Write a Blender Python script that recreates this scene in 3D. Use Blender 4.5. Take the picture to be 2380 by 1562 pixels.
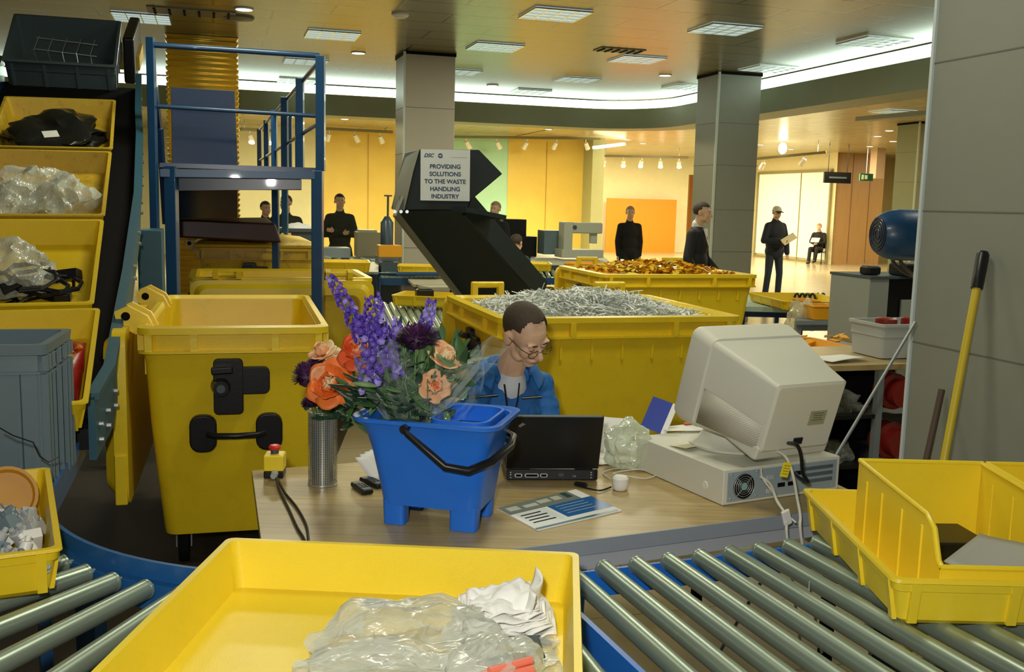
import bpy, bmesh, math, random
from mathutils import Vector, Matrix, Euler, Quaternion, noise

for o in list(bpy.data.objects): bpy.data.objects.remove(o)
SC = bpy.context.scene
COL = SC.collection
V = Vector
R = math.radians
# ------------------------------------------------------------------ camera
F_PX, CX, CY, CAM_H = 2300.0, 1190.0, 781.0, 1.68
ROLL, PITCH = R(1.42), R(7.65)
FWD = V((0, math.cos(PITCH), -math.sin(PITCH)))
_r0 = V((1, 0, 0)); _u0 = _r0.cross(FWD)
RGT = _r0*math.cos(ROLL) + _u0*math.sin(ROLL)
UPV = -_r0*math.sin(ROLL) + _u0*math.cos(ROLL)
CAM = V((0, 0, CAM_H))
cd = bpy.data.cameras.new('camera'); cam = bpy.data.objects.new('camera', cd); COL.objects.link(cam)
cd.sensor_width = 36.0; cd.lens = 36.0*F_PX/2380.0; cd.clip_start = .05; cd.clip_end = 200
mw = Matrix((RGT, UPV, -FWD)).transposed().to_4x4(); mw.translation = CAM
cam.matrix_world = mw
SC.camera = cam
# ------------------------------------------------------------------ exposure, world, lights
SC.view_settings.view_transform = 'Standard'; SC.view_settings.look = 'None'
SC.view_settings.gamma = 1; SC.view_settings.use_curve_mapping = False
SC.view_settings.exposure = 0.12
w = bpy.data.worlds.new('world'); SC.world = w; w.use_nodes = True
w.node_tree.nodes['Background'].inputs[0].default_value = (.55, .62, .42, 1)
w.node_tree.nodes['Background'].inputs[1].default_value = .06
TH = R(16.7)                                    # the building stands at this angle to the view
AV = V((-math.sin(TH), math.cos(TH), 0)); BV = V((math.cos(TH), math.sin(TH), 0))
def G(u, w_, z): return BV*u + AV*w_ + V((0, 0, z))
def light(kind, name, loc, power, color, size=.2, rot=(0, 0, 0), spot=None, size_y=None, blend=.6):
    l = bpy.data.lights.new(name, kind); l.energy = power; l.color = color
    if kind == 'AREA':
        l.size = size
        if size_y: l.shape = 'RECTANGLE'; l.size_y = size_y
    else: l.shadow_soft_size = size
    if kind == 'SPOT': l.spot_size = R(spot or 120); l.spot_blend = blend
    o = bpy.data.objects.new(name, l); COL.objects.link(o); o.location = loc; o.rotation_euler = rot
    return o
WARM = (1, .90, .50); WHITE = (1, .95, .80)
# the flash of the photographer's camera, just above and to the left of the lens
fl = light('AREA', 'camera_flash', (-.12, -.02, 1.90), 42, (1, .97, .90), .09)
fl.rotation_euler = (R(84), 0, R(-3))
# daylight-white louvre luminaires over the work area
for (u, w_, p) in ((-.4, 1.0, 7), (1.4, 3.2, 24), (.2, 6.4, 24), (2.6, 6.6, 42), (.6, 10.5, 60), (4.6, 11.0, 60), (-3.2, 12.5, 34), (5.6, 5.4, 35)):
    light('AREA', 'louvre_lamp', G(u, w_, 3.57), p, (1, .97, .74), .6, (0, 0, TH))
# warm lamps over the far concourse, near its walls
for (u, w_, p) in ((3.2, 21.5, 330), (8.0, 22.5, 330), (-1.0, 22.0, 240), (12.5, 25.5, 380), (12.0, 31.0, 220), (15.5, 30.0, 230), (16.0, 24.0, 270), (16, 17, 220), (11.3, 12.5, 170), (21.5, 24.5, 110)):
    light('AREA', 'concourse_lamp', G(u, w_, 3.44), p, WARM if u < 11 else (1, .84, .52), 1.1, (0, 0, TH))
# ------------------------------------------------------------------ projection helpers (pixel of the photograph -> point on a plane)
def _ray(x, y): return FWD*F_PX + RGT*(x-CX) + UPV*(CY-y)
def Pz(x, y, z):
    r = _ray(x, y); return CAM + r*((z-CAM_H)/r.z)
def Pd(x, y, d):
    r = _ray(x, y); return CAM + r*(d/r.y)
# ------------------------------------------------------------------ materials
_M = {}
def mat(name, col, rough=.5, metal=0, bump=0, bscale=60, var=.06, vscale=4, spec=.5, coat=0, emit=0, alpha=1, dirt=0, sss=0, stretch=None):
    if name in _M: return _M[name]
    m = bpy.data.materials.new(name); m.use_nodes = True; nt = m.node_tree; N = nt.nodes; L = nt.links
    b = N['Principled BSDF']
    b.inputs['Roughness'].default_value = rough; b.inputs['Metallic'].default_value = metal
    b.inputs['Specular IOR Level'].default_value = spec; b.inputs['Coat Weight'].default_value = coat
    if sss: b.inputs['Subsurface Weight'].default_value = sss; b.inputs['Subsurface Radius'].default_value = (.01, .004, .002)
    tc = N.new('ShaderNodeTexCoord'); src = tc.outputs['Object']
    if stretch:
        mp = N.new('ShaderNodeMapping'); mp.inputs['Scale'].default_value = stretch; L.new(src, mp.inputs[0]); src = mp.outputs[0]
    nz = N.new('ShaderNodeTexNoise'); nz.inputs['Scale'].default_value = vscale; nz.inputs['Detail'].default_value = 5
    L.new(src, nz.inputs['Vector'])
    mx = N.new('ShaderNodeMix'); mx.data_type = 'RGBA'
    c = V(col[:3])
    mx.inputs[6].default_value = (*(c*(1-var)), 1); mx.inputs[7].default_value = (*[min(1, q*(1+var)) for q in c], 1)
    L.new(nz.outputs[0], mx.inputs[0]); out = mx.outputs[2]
    if dirt:
        n2 = N.new('ShaderNodeTexNoise'); n2.inputs['Scale'].default_value = 9; n2.inputs['Detail'].default_value = 9; n2.inputs['Roughness'].default_value = .75
        L.new(src, n2.inputs['Vector']); cr = N.new('ShaderNodeValToRGB'); cr.color_ramp.elements[0].position = .52; cr.color_ramp.elements[1].position = .72
        L.new(n2.outputs[0], cr.inputs[0]); ml = N.new('ShaderNodeMath'); ml.operation = 'MULTIPLY'; ml.inputs[1].default_value = dirt; L.new(cr.outputs[0], ml.inputs[0])
        m2 = N.new('ShaderNodeMix'); m2.data_type = 'RGBA'; L.new(ml.outputs[0], m2.inputs[0]); L.new(out, m2.inputs[6]); m2.inputs[7].default_value = (.10, .07, .03, 1); out = m2.outputs[2]
    L.new(out, b.inputs['Base Color'])
    if bump:
        n3 = N.new('ShaderNodeTexNoise'); n3.inputs['Scale'].default_value = bscale; n3.inputs['Detail'].default_value = 3; L.new(src, n3.inputs['Vector'])
        bp = N.new('ShaderNodeBump'); bp.inputs['Strength'].default_value = bump; bp.inputs['Distance'].default_value = .004
        L.new(n3.outputs[0], bp.inputs['Height']); L.new(bp.outputs[0], b.inputs['Normal'])
    if emit: b.inputs['Emission Color'].default_value = (*col[:3], 1); b.inputs['Emission Strength'].default_value = emit
    _M[name] = m
    return m
def film(name, tint, fac=.35, rough=.12):
    """thin clear polythene: part see-through, part glossy"""
    m = bpy.data.materials.new(name); m.use_nodes = True; N = m.node_tree.nodes; L = m.node_tree.links
    b = N['Principled BSDF']; b.inputs['Base Color'].default_value = (*tint, 1); b.inputs['Roughness'].default_value = rough
    b.inputs['Specular IOR Level'].default_value = 1.0
    t = N.new('ShaderNodeBsdfTransparent'); mx = N.new('ShaderNodeMixShader'); lw = N.new('ShaderNodeLayerWeight'); lw.inputs[0].default_value = .35
    tc = N.new('ShaderNodeTexCoord'); nz = N.new('ShaderNodeTexNoise'); nz.inputs['Scale'].default_value = 22; mpn = N.new('ShaderNodeMapping'); mpn.inputs['Scale'].default_value = (.7, 2.6, 1.4); mpn.inputs['Rotation'].default_value = (.3, .5, .6); L.new(tc.outputs['Object'], mpn.inputs[0]); L.new(mpn.outputs[0], nz.inputs['Vector']); nz.inputs['Detail'].default_value = 1; nz.inputs['Distortion'].default_value = 1.2
    a = N.new('ShaderNodeMath'); a.operation = 'MULTIPLY_ADD'; a.inputs[1].default_value = .7; a.inputs[2].default_value = fac-.12; L.new(lw.outputs['Facing'], a.inputs[0])
    a2 = N.new('ShaderNodeMath'); a2.operation = 'MULTIPLY_ADD'; a2.inputs[1].default_value = .3; a2.use_clamp = True; L.new(nz.outputs[0], a2.inputs[0]); L.new(a.outputs[0], a2.inputs[2])
    bp = N.new('ShaderNodeBump'); bp.inputs['Strength'].default_value = .5; bp.inputs['Distance'].default_value = .008; L.new(nz.outputs[0], bp.inputs['Height']); L.new(bp.outputs[0], b.inputs['Normal'])
    L.new(a2.outputs[0], mx.inputs[0]); L.new(t.outputs[0], mx.inputs[1]); L.new(b.outputs[0], mx.inputs[2])
    L.new(mx.outputs[0], N['Material Output'].inputs[0])
    return m
def tiled(name, col, line, bw, bh, mortar, rough, spec=.5, off=0.0, bumpy=.3, var=.06, freq=2):
    m = bpy.data.materials.new(name); m.use_nodes = True; N = m.node_tree.nodes; L = m.node_tree.links; b = N['Principled BSDF']
    tc = N.new('ShaderNodeTexCoord'); br = N.new('ShaderNodeTexBrick'); br.offset = off; br.offset_frequency = freq; br.squash = 1
    br.inputs['Scale'].default_value = 1; br.inputs['Brick Width'].default_value = bw; br.inputs['Row Height'].default_value = bh
    br.inputs['Mortar Size'].default_value = mortar; br.inputs['Mortar Smooth'].default_value = .2; br.inputs['Bias'].default_value = 0
    c = V(col); br.inputs['Color1'].default_value = (*(c*(1-var)), 1); br.inputs['Color2'].default_value = (*(c*(1+var)), 1); br.inputs['Mortar'].default_value = (*line, 1)
    L.new(tc.outputs['Object'], br.inputs['Vector']); L.new(br.outputs['Color'], b.inputs['Base Color'])
    bp = N.new('ShaderNodeBump'); bp.invert = True; bp.inputs['Strength'].default_value = bumpy; bp.inputs['Distance'].default_value = .003
    L.new(br.outputs['Fac'], bp.inputs['Height']); L.new(bp.outputs[0], b.inputs['Normal'])
    b.inputs['Roughness'].default_value = rough; b.inputs['Specular IOR Level'].default_value = spec
    return m
YEL = mat('yellow_plastic', (.93, .70, .03), .33, var=.05, bump=.12, bscale=400, spec=.5, dirt=.06)
YEL2 = mat('yellow_bin_plastic', (.86, .61, .014), .36, var=.07, bump=.15, bscale=250, dirt=.10)
YELD = mat('grimy_shaded_yellow_plastic', (.66, .44, .03), .42, var=.12, bump=.15, bscale=250, dirt=.75)  # grime, plus a base darkened to paint in the shade on dim pieces
ORG = mat('orange_plastic', (.78, .36, .015), .4)
BLK = mat('black_plastic', (.010, .010, .011), .35, bump=.1, spec=.35)
BLKM = mat('black_rubber', (.005, .005, .006), .8, spec=.12)
BLUE = mat('blue_painted_steel', (.010, .062, .165), .33, var=.12, spec=.6, coat=.2)
BLUED = mat('dark_blue_painted_steel', (.010, .032, .095), .28, var=.1, spec=.6, coat=.2)
TEAL = mat('grey_blue_painted_steel', (.022, .10, .15), .5, var=.12)
BRAIL = mat('bright_blue_painted_steel', (.010, .15, .62), .38, var=.1, dirt=.12)
STEEL = mat('brushed_roller_steel', (.34, .42, .34), .33, metal=.6, var=.08, vscale=3, stretch=(1, 1, 1))
ZINC = mat('zinc_steel', (.55, .58, .58), .35, metal=.8)
BKT = mat('blue_bucket_plastic', (.018, .165, .72), .32, var=.06, bump=.12, bscale=60, dirt=.05)
GREYC = mat('grey_blue_crate_plastic', (.14, .20, .23), .45, var=.08)
DGREY = mat('dark_grey_crate_plastic', (.055, .08, .09), .5)
WHT = mat('white_plastic', (.80, .80, .76), .4)
PAPER = mat('white_paper', (.86, .86, .82), .7, var=.03)
BEIGE = mat('beige_computer_plastic', (.70, .70, .60), .5, var=.02, bump=.12, bscale=500)
GREY = mat('grey_painted_panel', (.28, .30, .27), .5)
SKIN = mat('skin', (.76, .49, .33), .5, sss=.15, var=.07, vscale=30)
HAIR = mat('dark_brown_hair', (.055, .036, .022), .7, bump=.5, bscale=400)
BLOND = mat('fair_hair', (.45, .30, .14), .7, bump=.4, bscale=300)
FILM = film('clear_polythene', (.80, .83, .76), .12)
FILM2 = film('cloudy_polythene', (.78, .82, .72), .26, .18)
FILMT = film('thin_cellophane', (.62, .72, .64), -.01, .06)
GLOW = mat('lamp_diffuser', (1, .93, .72), emit=9)
# ------------------------------------------------------------------ mesh builder
def rot_to(d):
    return V(d).normalized().to_track_quat('Z', 'Y').to_matrix()
class MB:
    def __init__(s, M=None): s.v = []; s.f = []; s.mi = []; s.M = M; s.k = 0
    def add(s, vs, fs):
        b = len(s.v)
        s.v += [(s.M @ V(p)) if s.M else V(p) for p in vs]
        s.f += [[b+i for i in f] for f in fs]; s.mi += [s.k]*len(fs); return s
    def box(s, c, d, Rm=None, taper=1.0):
        x, y, z = d[0]/2, d[1]/2, d[2]/2; t = taper
        vs = [V(p) for p in ((-x, -y, -z), (x, -y, -z), (x, y, -z), (-x, y, -z), (-x*t, -y*t, z), (x*t, -y*t, z), (x*t, y*t, z), (-x*t, y*t, z))]
        if Rm is not None: vs = [Rm @ p for p in vs]
        return s.add([p+V(c) for p in vs], [(0, 3, 2, 1), (4, 5, 6, 7), (0, 1, 5, 4), (1, 2, 6, 5), (2, 3, 7, 6), (3, 0, 4, 7)])
    def bar(s, p0, p1, w_, h, up=(0, 0, 1)):
        p0, p1 = V(p0), V(p1); d = (p1-p0); L = d.length; d = d/L; u = V(up)
        if abs(d.dot(u)) > .98: u = V((0, 1, 0))
        x = d.cross(u).normalized(); u = x.cross(d)
        Rm = Matrix((x, d, u)).transposed()
        return s.box((p0+p1)/2, (w_, L, h), Rm)
    def ring(s, c, r, n, Rm, ph=0): return [V(c)+Rm @ V((r*math.cos(2*math.pi*i/n+ph), r*math.sin(2*math.pi*i/n+ph), 0)) for i in range(n)]
    def loft(s, rings, caps=True, closed=False):
        n = len(rings[0]); vs = [p for r in rings for p in r]; fs = []
        m = len(rings)
        for k in range(m if closed else m-1):
            k2 = (k+1) % m
            for i in range(n): fs.append((k*n+i, k*n+(i+1) % n, k2*n+(i+1) % n, k2*n+i))
        if caps and not closed: fs.append(tuple(range(n-1, -1, -1))); fs.append(tuple((m-1)*n+i for i in range(n)))
        return s.add(vs, fs)
    def cyl(s, p0, p1, r0, r1=None, n=16, caps=True):
        r1 = r0 if r1 is None else r1; Rm = rot_to(V(p1)-V(p0))
        return s.loft([s.ring(p0, r0, n, Rm), s.ring(p1, r1, n, Rm)], caps)
    def lathe(s, c, prof, n=24, Rm=None, caps=True):
        Rm = Rm or Matrix.Identity(3); c = V(c)
        return s.loft([s.ring(c+Rm @ V((0, 0, z)), max(r, 1e-4), n, Rm) for r, z in prof], caps)
    def tube(s, pts, r, n=8):
        pts = [V(p) for p in pts]; rings = []; q = None
        for i, p in enumerate(pts):
            t = (pts[min(i+1, len(pts)-1)]-pts[max(i-1, 0)]).normalized()
            if q is None: q = t.to_track_quat('Z', 'Y')
            else: q = (q @ V((0, 0, 1))).rotation_difference(t) @ q
            rr = r[i] if isinstance(r, (list, tuple)) else r
            rings.append(s.ring(p, rr, n, q.to_matrix()))
        return s.loft(rings)
    def ell(s, c, r, Rm=None, nu=16, nv=10):
        c = V(c); r = V(r) if hasattr(r, '__len__') else V((r, r, r)); vs = []; fs = []
        for j in range(1, nv):
            ph = math.pi*j/nv
            for i in range(nu):
                th = 2*math.pi*i/nu
                p = V((r.x*math.sin(ph)*math.cos(th), r.y*math.sin(ph)*math.sin(th), r.z*math.cos(ph)))
                vs.append(c+(Rm @ p if Rm is not None else p))
        for j in range(nv-2):
            for i in range(nu): fs.append((j*nu+i, (j+1)*nu+i, (j+1)*nu+(i+1) % nu, j*nu+(i+1) % nu))
        t = V((0, 0, r.z)); t = Rm @ t if Rm is not None else t
        a = len(vs); vs += [c+t, c-t]
        for i in range(nu):
            fs.append((a, i, (i+1) % nu)); fs.append((a+1, (nv-2)*nu+(i+1) % nu, (nv-2)*nu+i))
        return s.add(vs, fs)
    def cap(s, p0, p1, r0, r1=None, n=14):           # capsule with two radii
        r1 = r0 if r1 is None else r1; s.cyl(p0, p1, r0, r1, n); s.ell(p0, r0, None, n, 8); s.ell(p1, r1, None, n, 8); return s
    def prism(s, poly, z0, z1, Mx=None):
        n = len(poly); vs = [V((x, y, z0)) for x, y in poly]+[V((x, y, z1)) for x, y in poly]
        if Mx is not None: vs = [Mx @ p for p in vs]
        return s.add(vs, [tuple(range(n-1, -1, -1)), tuple(range(n, 2*n))]+[(i, (i+1) % n, n+(i+1) % n, n+i) for i in range(n)])
    def grid(s, fn, nu, nv):
        vs = [V(fn(i/nu, j/nv)) for j in range(nv+1) for i in range(nu+1)]
        return s.add(vs, [(j*(nu+1)+i, j*(nu+1)+i+1, (j+1)*(nu+1)+i+1, (j+1)*(nu+1)+i) for j in range(nv) for i in range(nu)])
    def slab(s, pts, z0, z1):                        # polygon in world xy between two heights
        return s.prism([(p[0], p[1]) for p in pts], z0, z1)
    def build(s, name, m, parent=None, world=False, bevel=0, smooth=True, sub=0, solid=0, ang=38, remesh=0, rsm=6, seg=2):
        vs = s.v
        if world and parent is not None:
            inv = parent_matrix(parent).inverted(); vs = [inv @ p for p in vs]
        me = bpy.data.meshes.new(name); me.from_pydata([tuple(p) for p in vs], [], s.f)
        for mm in (m if isinstance(m, (list, tuple)) else [m]): me.materials.append(mm)
        if isinstance(m, (list, tuple)): me.polygons.foreach_set('material_index', s.mi)
        bm = bmesh.new(); bm.from_mesh(me); bmesh.ops.recalc_face_normals(bm, faces=bm.faces)
        if smooth:
            for f in bm.faces: f.smooth = True
            if not bevel and not sub and not remesh:
                for e in bm.edges:
                    if len(e.link_faces) == 2 and e.calc_face_angle(0) > R(ang): e.smooth = False
        bm.to_mesh(me); bm.free()
        o = bpy.data.objects.new(name, me); COL.objects.link(o)
        if parent is not None: o.parent = parent
        if remesh:
            r = o.modifiers.new('r', 'REMESH'); r.mode = 'VOXEL'; r.voxel_size = remesh; r.use_smooth_shade = True
            q = o.modifiers.new('s', 'SMOOTH'); q.factor = .5; q.iterations = rsm
        if solid: q = o.modifiers.new('so', 'SOLIDIFY'); q.thickness = solid; q.offset = 0
        if bevel:
            q = o.modifiers.new('b', 'BEVEL'); q.width = bevel; q.segments = seg; q.limit_method = 'ANGLE'; q.angle_limit = R(35); q.harden_normals = True
        if sub: q = o.modifiers.new('sb', 'SUBSURF'); q.levels = sub; q.render_levels = sub
        return o
def parent_matrix(o):
    M = o.get('_m')
    L = Matrix.Translation(o.location) @ o.rotation_euler.to_matrix().to_4x4()
    return (parent_matrix(o.parent) @ L) if o.parent else L
def thing(name, label, cat, loc=(0, 0, 0), rz=0, group=None, rot=None):
    o = bpy.data.objects.new(name, None); COL.objects.link(o); o.empty_display_size = .05
    o.location = loc; o.rotation_euler = rot if rot is not None else (0, 0, rz); o['label'] = label; o['category'] = cat
    if group: o['group'] = group
    return o
def tag(o, label, cat, group=None, kind=None):
    o['label'] = label; o['category'] = cat
    if group: o['group'] = group
    if kind: o['kind'] = kind
    return o
def struct(o, label=None):
    o['kind'] = 'structure'
    if label: o['label'] = label
    return o
def put(o, loc, rot=(0, 0, 0)):
    o.location = loc; o.rotation_euler = rot; return o
def dup(root, loc, rz=0, label=None, group=None, rot=None):
    r = root.copy(); COL.objects.link(r); r.location = loc; r.rotation_euler = rot if rot is not None else (0, 0, rz)
    if label: r['label'] = label
    if group: r['group'] = group
    for ch in list(root.children):
        c = ch.copy(); COL.objects.link(c); c.parent = r
        for g in list(ch.children):
            d = g.copy(); COL.objects.link(d); d.parent = c
    return r
def displ(o, strength, size, kind='CLOUDS'):
    t = bpy.data.textures.new('crumple', kind); t.noise_scale = size
    q = o.modifiers.new('d', 'DISPLACE'); q.texture = t; q.strength = strength; q.texture_coords = 'LOCAL'; q.mid_level = .5
    return o
def rrect(w_, d, r, z, n=5, cx=0, cy=0):
    """rounded rectangle ring"""
    pts = []
    for (sx, sy, a0) in ((1, 1, 0), (-1, 1, 90), (-1, -1, 180), (1, -1, 270)):
        for i in range(n):
            a = R(a0+90*i/(n-1)); pts.append(V((cx+sx*(w_/2-r)+r*math.cos(a), cy+sy*(d/2-r)+r*math.sin(a), z)))
    return pts
def text(body, name, m, size, M4, parent, align='CENTER', extrude=.0006, shear=0, bold=0):
    c = bpy.data.curves.new('t', 'FONT'); c.body = body; c.size = size; c.align_x = align; c.extrude = extrude; c.shear = shear; c.offset = bold
    o = bpy.data.objects.new('t', c); COL.objects.link(o)
    dg = bpy.context.evaluated_depsgraph_get(); me = bpy.data.meshes.new_from_object(o.evaluated_get(dg))
    bpy.data.objects.remove(o); me.name = name
    me.transform(M4); me.materials.clear(); me.materials.append(m)
    ob = bpy.data.objects.new(name, me); COL.objects.link(ob)
    if parent: ob.parent = parent
    return ob
def frame(o, x, z):
    """4x4 with local x along x, local z (out of the face) along z"""
    x = V(x).normalized(); z = V(z).normalized(); y = z.cross(x).normalized(); x = y.cross(z)
    M = Matrix((x, y, z)).transposed().to_4x4(); M.translation = V(o); return M

for (px, py, d, e) in ((850, 306, 24.3, 90), (1100, 318, 25.2, 60), (1270, 322, 25.6, 160), (1330, 330, 25.8, 60), (1460, 368, 30.2, 70), (1540, 368, 30.2, 70), (1985, 330, 29.5, 60)):
    light('SPOT', 'wall_spot', Pd(px, py, d), e, (1, .88, .5), .06, (R(28), 0, TH), 70, blend=1)
# ================================================================== BUILDING
CEIL, OUT, FB = 3.62, 3.5, 3.1
U0, W0 = 7.85, 17.6
CEILM = tiled('glossy_ceiling_planks', (.19, .175, .085), (.012, .012, .008), 1.2, .55, .016, .24, spec=.5, off=.5, var=.04)
CEIL2 = tiled('outer_ceiling_planks', (.46, .40, .22), (.16, .13, .07), 1.2, .55, .012, .25, spec=.7, off=.5, var=.04)
FLM = tiled('beige_floor_tiles', (.40, .34, .22), (.22, .19, .12), .6, .6, .004, .22, spec=.5, var=.05)
PANEL = mat('column_cladding', (.47, .43, .34), .38, var=.03)
PANEL2 = mat('grey_pillar_cladding', (.27, .285, .24), .42, var=.04, vscale=8)
YWALL = mat('yellow_plywood', (.78, .56, .12), .5, var=.10, vscale=2, dirt=.05)
MINT = mat('mint_wall_paint', (.42, .72, .56), .6)
CREAM = mat('cream_wall_paint', (.74, .70, .46), .6)
WOODP = mat('brown_wood_panel', (.42, .25, .10), .4, var=.12, vscale=3, stretch=(4, 4, .5))
SOFF = mat('grey_green_plaster', (.28, .31, .21), .5)
def grect(name, u0, u1, w0, w1, z, t, m):
    o = MB().box(((u0+u1)/2, (w0+w1)/2, z+t/2), (u1-u0, w1-w0, abs(t))).build(name, m)
    o.rotation_euler = (0, 0, TH); return struct(o)
grect('floor', -12, 30, -3, 42, -.1, .1, FLM)
grect('ceiling', -12, U0, -3, W0, CEIL, .1, CEILM)
grect('ceiling', -12, U0, W0+.10, 42, OUT, .1, CEIL2)
grect('ceiling', U0+.10, 30, -3, 42, OUT, .1, CEIL2)
def gwall(name, u0, w0, u1, w1, z0, z1, m, th=.12):
    p, q = G(u0, w0, 0), G(u1, w1, 0)
    return struct(MB().bar(V((p.x, p.y, (z0+z1)/2)), V((q.x, q.y, (z0+z1)/2)), th, z1-z0).build(name, m))
# bulkhead with a light cove running round the inner ceiling
rc = 1.3; path = [G(-12, W0, 0)]
for i in range(9):
    a = R(90-90*i/8); path.append(G(U0-rc+rc*math.cos(a), W0-rc+rc*math.sin(a), 0))
path.append(G(U0, -3, 0))
def strip(z0, z1, offs, name, m, th=.04, tag_=True):
    mb = MB(); n = len(path); A = []; B = []
    for i, p in enumerate(path):
        t = (path[min(i+1, n-1)]-path[max(i-1, 0)]).normalized(); nn = V((t.y, -t.x, 0))   # towards the inside
        A.append(p+nn*offs); B.append(p+nn*(offs-th))
    vs = [V((p.x, p.y, z)) for p in A for z in (z0, z1)]+[V((p.x, p.y, z)) for p in B for z in (z0, z1)]
    k = 2*n; fs = []
    for i in range(n-1):
        a = 2*i; fs += [(a, a+1, a+3, a+2), (k+a, k+a+2, k+a+3, k+a+1), (a+1, k+a+1, k+a+3, a+3), (a, a+2, k+a+2, k+a)]
    fs += [(0, k, k+1, 1), (2*n-2, 2*n-1, k+2*n-1, k+2*n-2)]
    mb.add(vs, fs); return mb.build(name, m)
struct(strip(FB, 3.452, 0, 'trim_1', SOFF, .10), 'grey green bulkhead under the light cove')
struct(strip(FB, 3.13, -.1, 'trim_2', SOFF, .5))
cove = strip(3.462, 3.60, -.005, 'cove_light', mat('cove_tube_glow', (.80, 1, .84), emit=5), .03)
tag(cove, 'long white glowing light strip curving round the inner ceiling edge', 'light')
# far walls
gwall('wall_back', 0.5, 26.8, 2.75, 26.8, 0, OUT, CREAM)
gwall('wall_back', 2.75, 26.78, 6.0, 26.78, 0, OUT, YWALL)
gwall('wall_back', 6.0, 26.8, 7.78, 26.8, 0, OUT, MINT)
gwall('wall_back', 7.78, 26.78, 10.0, 26.78, 0, OUT, YWALL)
gwall('wall_end', 10.0, 26.4, 10.35, 26.4, 0, OUT, mat('olive_grey_paint', (.42, .42, .22), .6), .8)
gwall('wall_side', 10.35, 26.6, 10.35, 34, 0, OUT, CREAM)
gwall('wall_back', 10.2, 34, 18.8, 34, 0, OUT, CREAM)
gwall('wall_right', 18.7, 34, 18.7, 27.2, 0, OUT, CREAM)
gwall('wall_right', 20.4, 29.5, 30, 29.5, 0, OUT, mat('ochre_wall_paint', (.52, .42, .16), .6))
gwall('wall_left', -11, -3, -11, 42, 0, 4, mat('dark_wall', (.10, .10, .06), .7))
gwall('wall_left', -11, 30, .6, 30, 0, 4, CREAM)
gwall('wall_side', .6, 26.8, .6, 30, 0, OUT, CREAM)
# ribs on the yellow plywood wall (panel joints)
for u in (3.9, 5.0, 8.9): struct(MB().box((0, 0, 1.7), (.012, .01, 3.4)).build('trim_3', mat('joint_line', (.38, .22, .03), .6))).matrix_world = Matrix.Translation(G(u, 26.70, 0)) @ Matrix.Rotation(TH, 4, 'Z')
# orange panel on the cream wall
o = MB().box((0, 0, .95), (2.75, .06, 1.95)).build('wall_panel', mat('orange_display_board', (.76, .25, .012), .5, var=.05)); c = Pd(1490, 560, 36.2)
put(o, (c.x, 36.4, .02), (0, 0, TH)); tag(o, 'large orange board standing against the far cream wall', 'board')
o = MB().box((0, 0, 0), (.26, .05, 1.3)).build('display_board', _M['orange_display_board']); c = Pd(1614, 494, 17.5); put(o, c, (0, 0, TH)); MB().box((0, .03, -1.1), (.05, .03, 1.0)).build('support', BLK, o); tag(o, 'narrow yellow board fixed to the left side of the grey column behind the suited person', 'board')
# shopfront on the right side wall
shop = mat('lit_shopfront_glass', (.90, .95, .78), .3, emit=.22, var=.06, vscale=1.2)
FRM = mat('olive_metal_frame', (.30, .27, .12), .5)
def shopfront(n, wa, wb, zt):
    o = thing('window_%d' % n, 'bright shop window', 'window', G(18.60, (wa+wb)/2, 0), TH-R(90)); del o['category']; o['kind'] = 'structure'
    L = abs(wa-wb); MB().box((0, 0, zt/2+.06), (L-.1, .02, zt-.12)).build('pane', shop, o)
    f = MB(); f.box((-L/2, 0, zt/2), (.07, .08, zt)).box((L/2, 0, zt/2), (.07, .08, zt)).box((0, 0, zt), (L+.07, .08, .1)).box((0, 0, .03), (L, .08, .06)).box((L*.12, -.02, zt/2), (.03, .03, zt)).build('window_frame', FRM, o)
shopfront(1, 27.4, 31.8, 2.95); shopfront(2, 32.3, 33.8, 2.95)
for n_, w_ in ((1, 32.05),): struct(MB().box((0, 0, 1.6), (.3, .18, 3.2)).build('trim_4', CREAM)).matrix_world = Matrix.Translation(G(18.62, w_, 0)) @ Matrix.Rotation(TH, 4, 'Z')
o = thing('wood_pillar', 'broad brown wood clad pillar right of the seated person', 'pillar', G(19.52, 28.1, 0), TH); o['kind'] = 'structure'; del o['category']
b = MB(); b.box((0, 0, 1.75), (1.75, 1.8, 3.5)); b.build('panelling', WOODP, o)
b = MB(); [b.box((x, -.905, 1.75), (.012, .01, 3.4)) for x in (-.3, .35)]; b.build('joint', mat('dark_joint', (.13, .07, .03), .6), o)
# columns
def column(name, u, w_, s, zt, m, lab, lines=(1.05, 1.66, 2.3, 2.9)):
    o = thing(name, lab, 'column', G(u, w_, 0), TH); o['kind'] = 'structure'; del o['category']
    MB().box((0, 0, zt/2), (s, s, zt-.005)).build('cladding', m, o, bevel=.012)
    b = MB()
    for z in lines: b.box((0, 0, z), (s+.003, s+.003, .008))
    b.build('joint', mat('column_joint', (.16, .155, .13), .6), o)
    b = MB(); b.box((-s/2-.003, -s/2-.003, zt/2), (.03, .03, zt-.02)); b.build('edge_trim', mat('pale_edge_trim', (.60, .66, .60), .35), o)
    MB().box((0, 0, zt-.02), (s+.02, s+.02, .04)).build('top_shadow_gap', BLKM, o)
    return o
S = .68
p = V((-1.49, 13.3, 0)); column('column', p.dot(BV)+S/2, p.dot(AV)+S/2, S, CEIL, PANEL, 'beige clad square column behind the black sign hood')
p = V((2.87, 14.5, 0)); column('column', p.dot(BV)+S/2, p.dot(AV)+S/2, S, CEIL, PANEL2, 'grey clad square column behind the person in a suit')
p = V((8.05, 20.2, 0)); column('column', p.dot(BV)+S/2, p.dot(AV)+S/2, S, OUT, SOFF, 'far olive column seen beside the big grey pillar')
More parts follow.
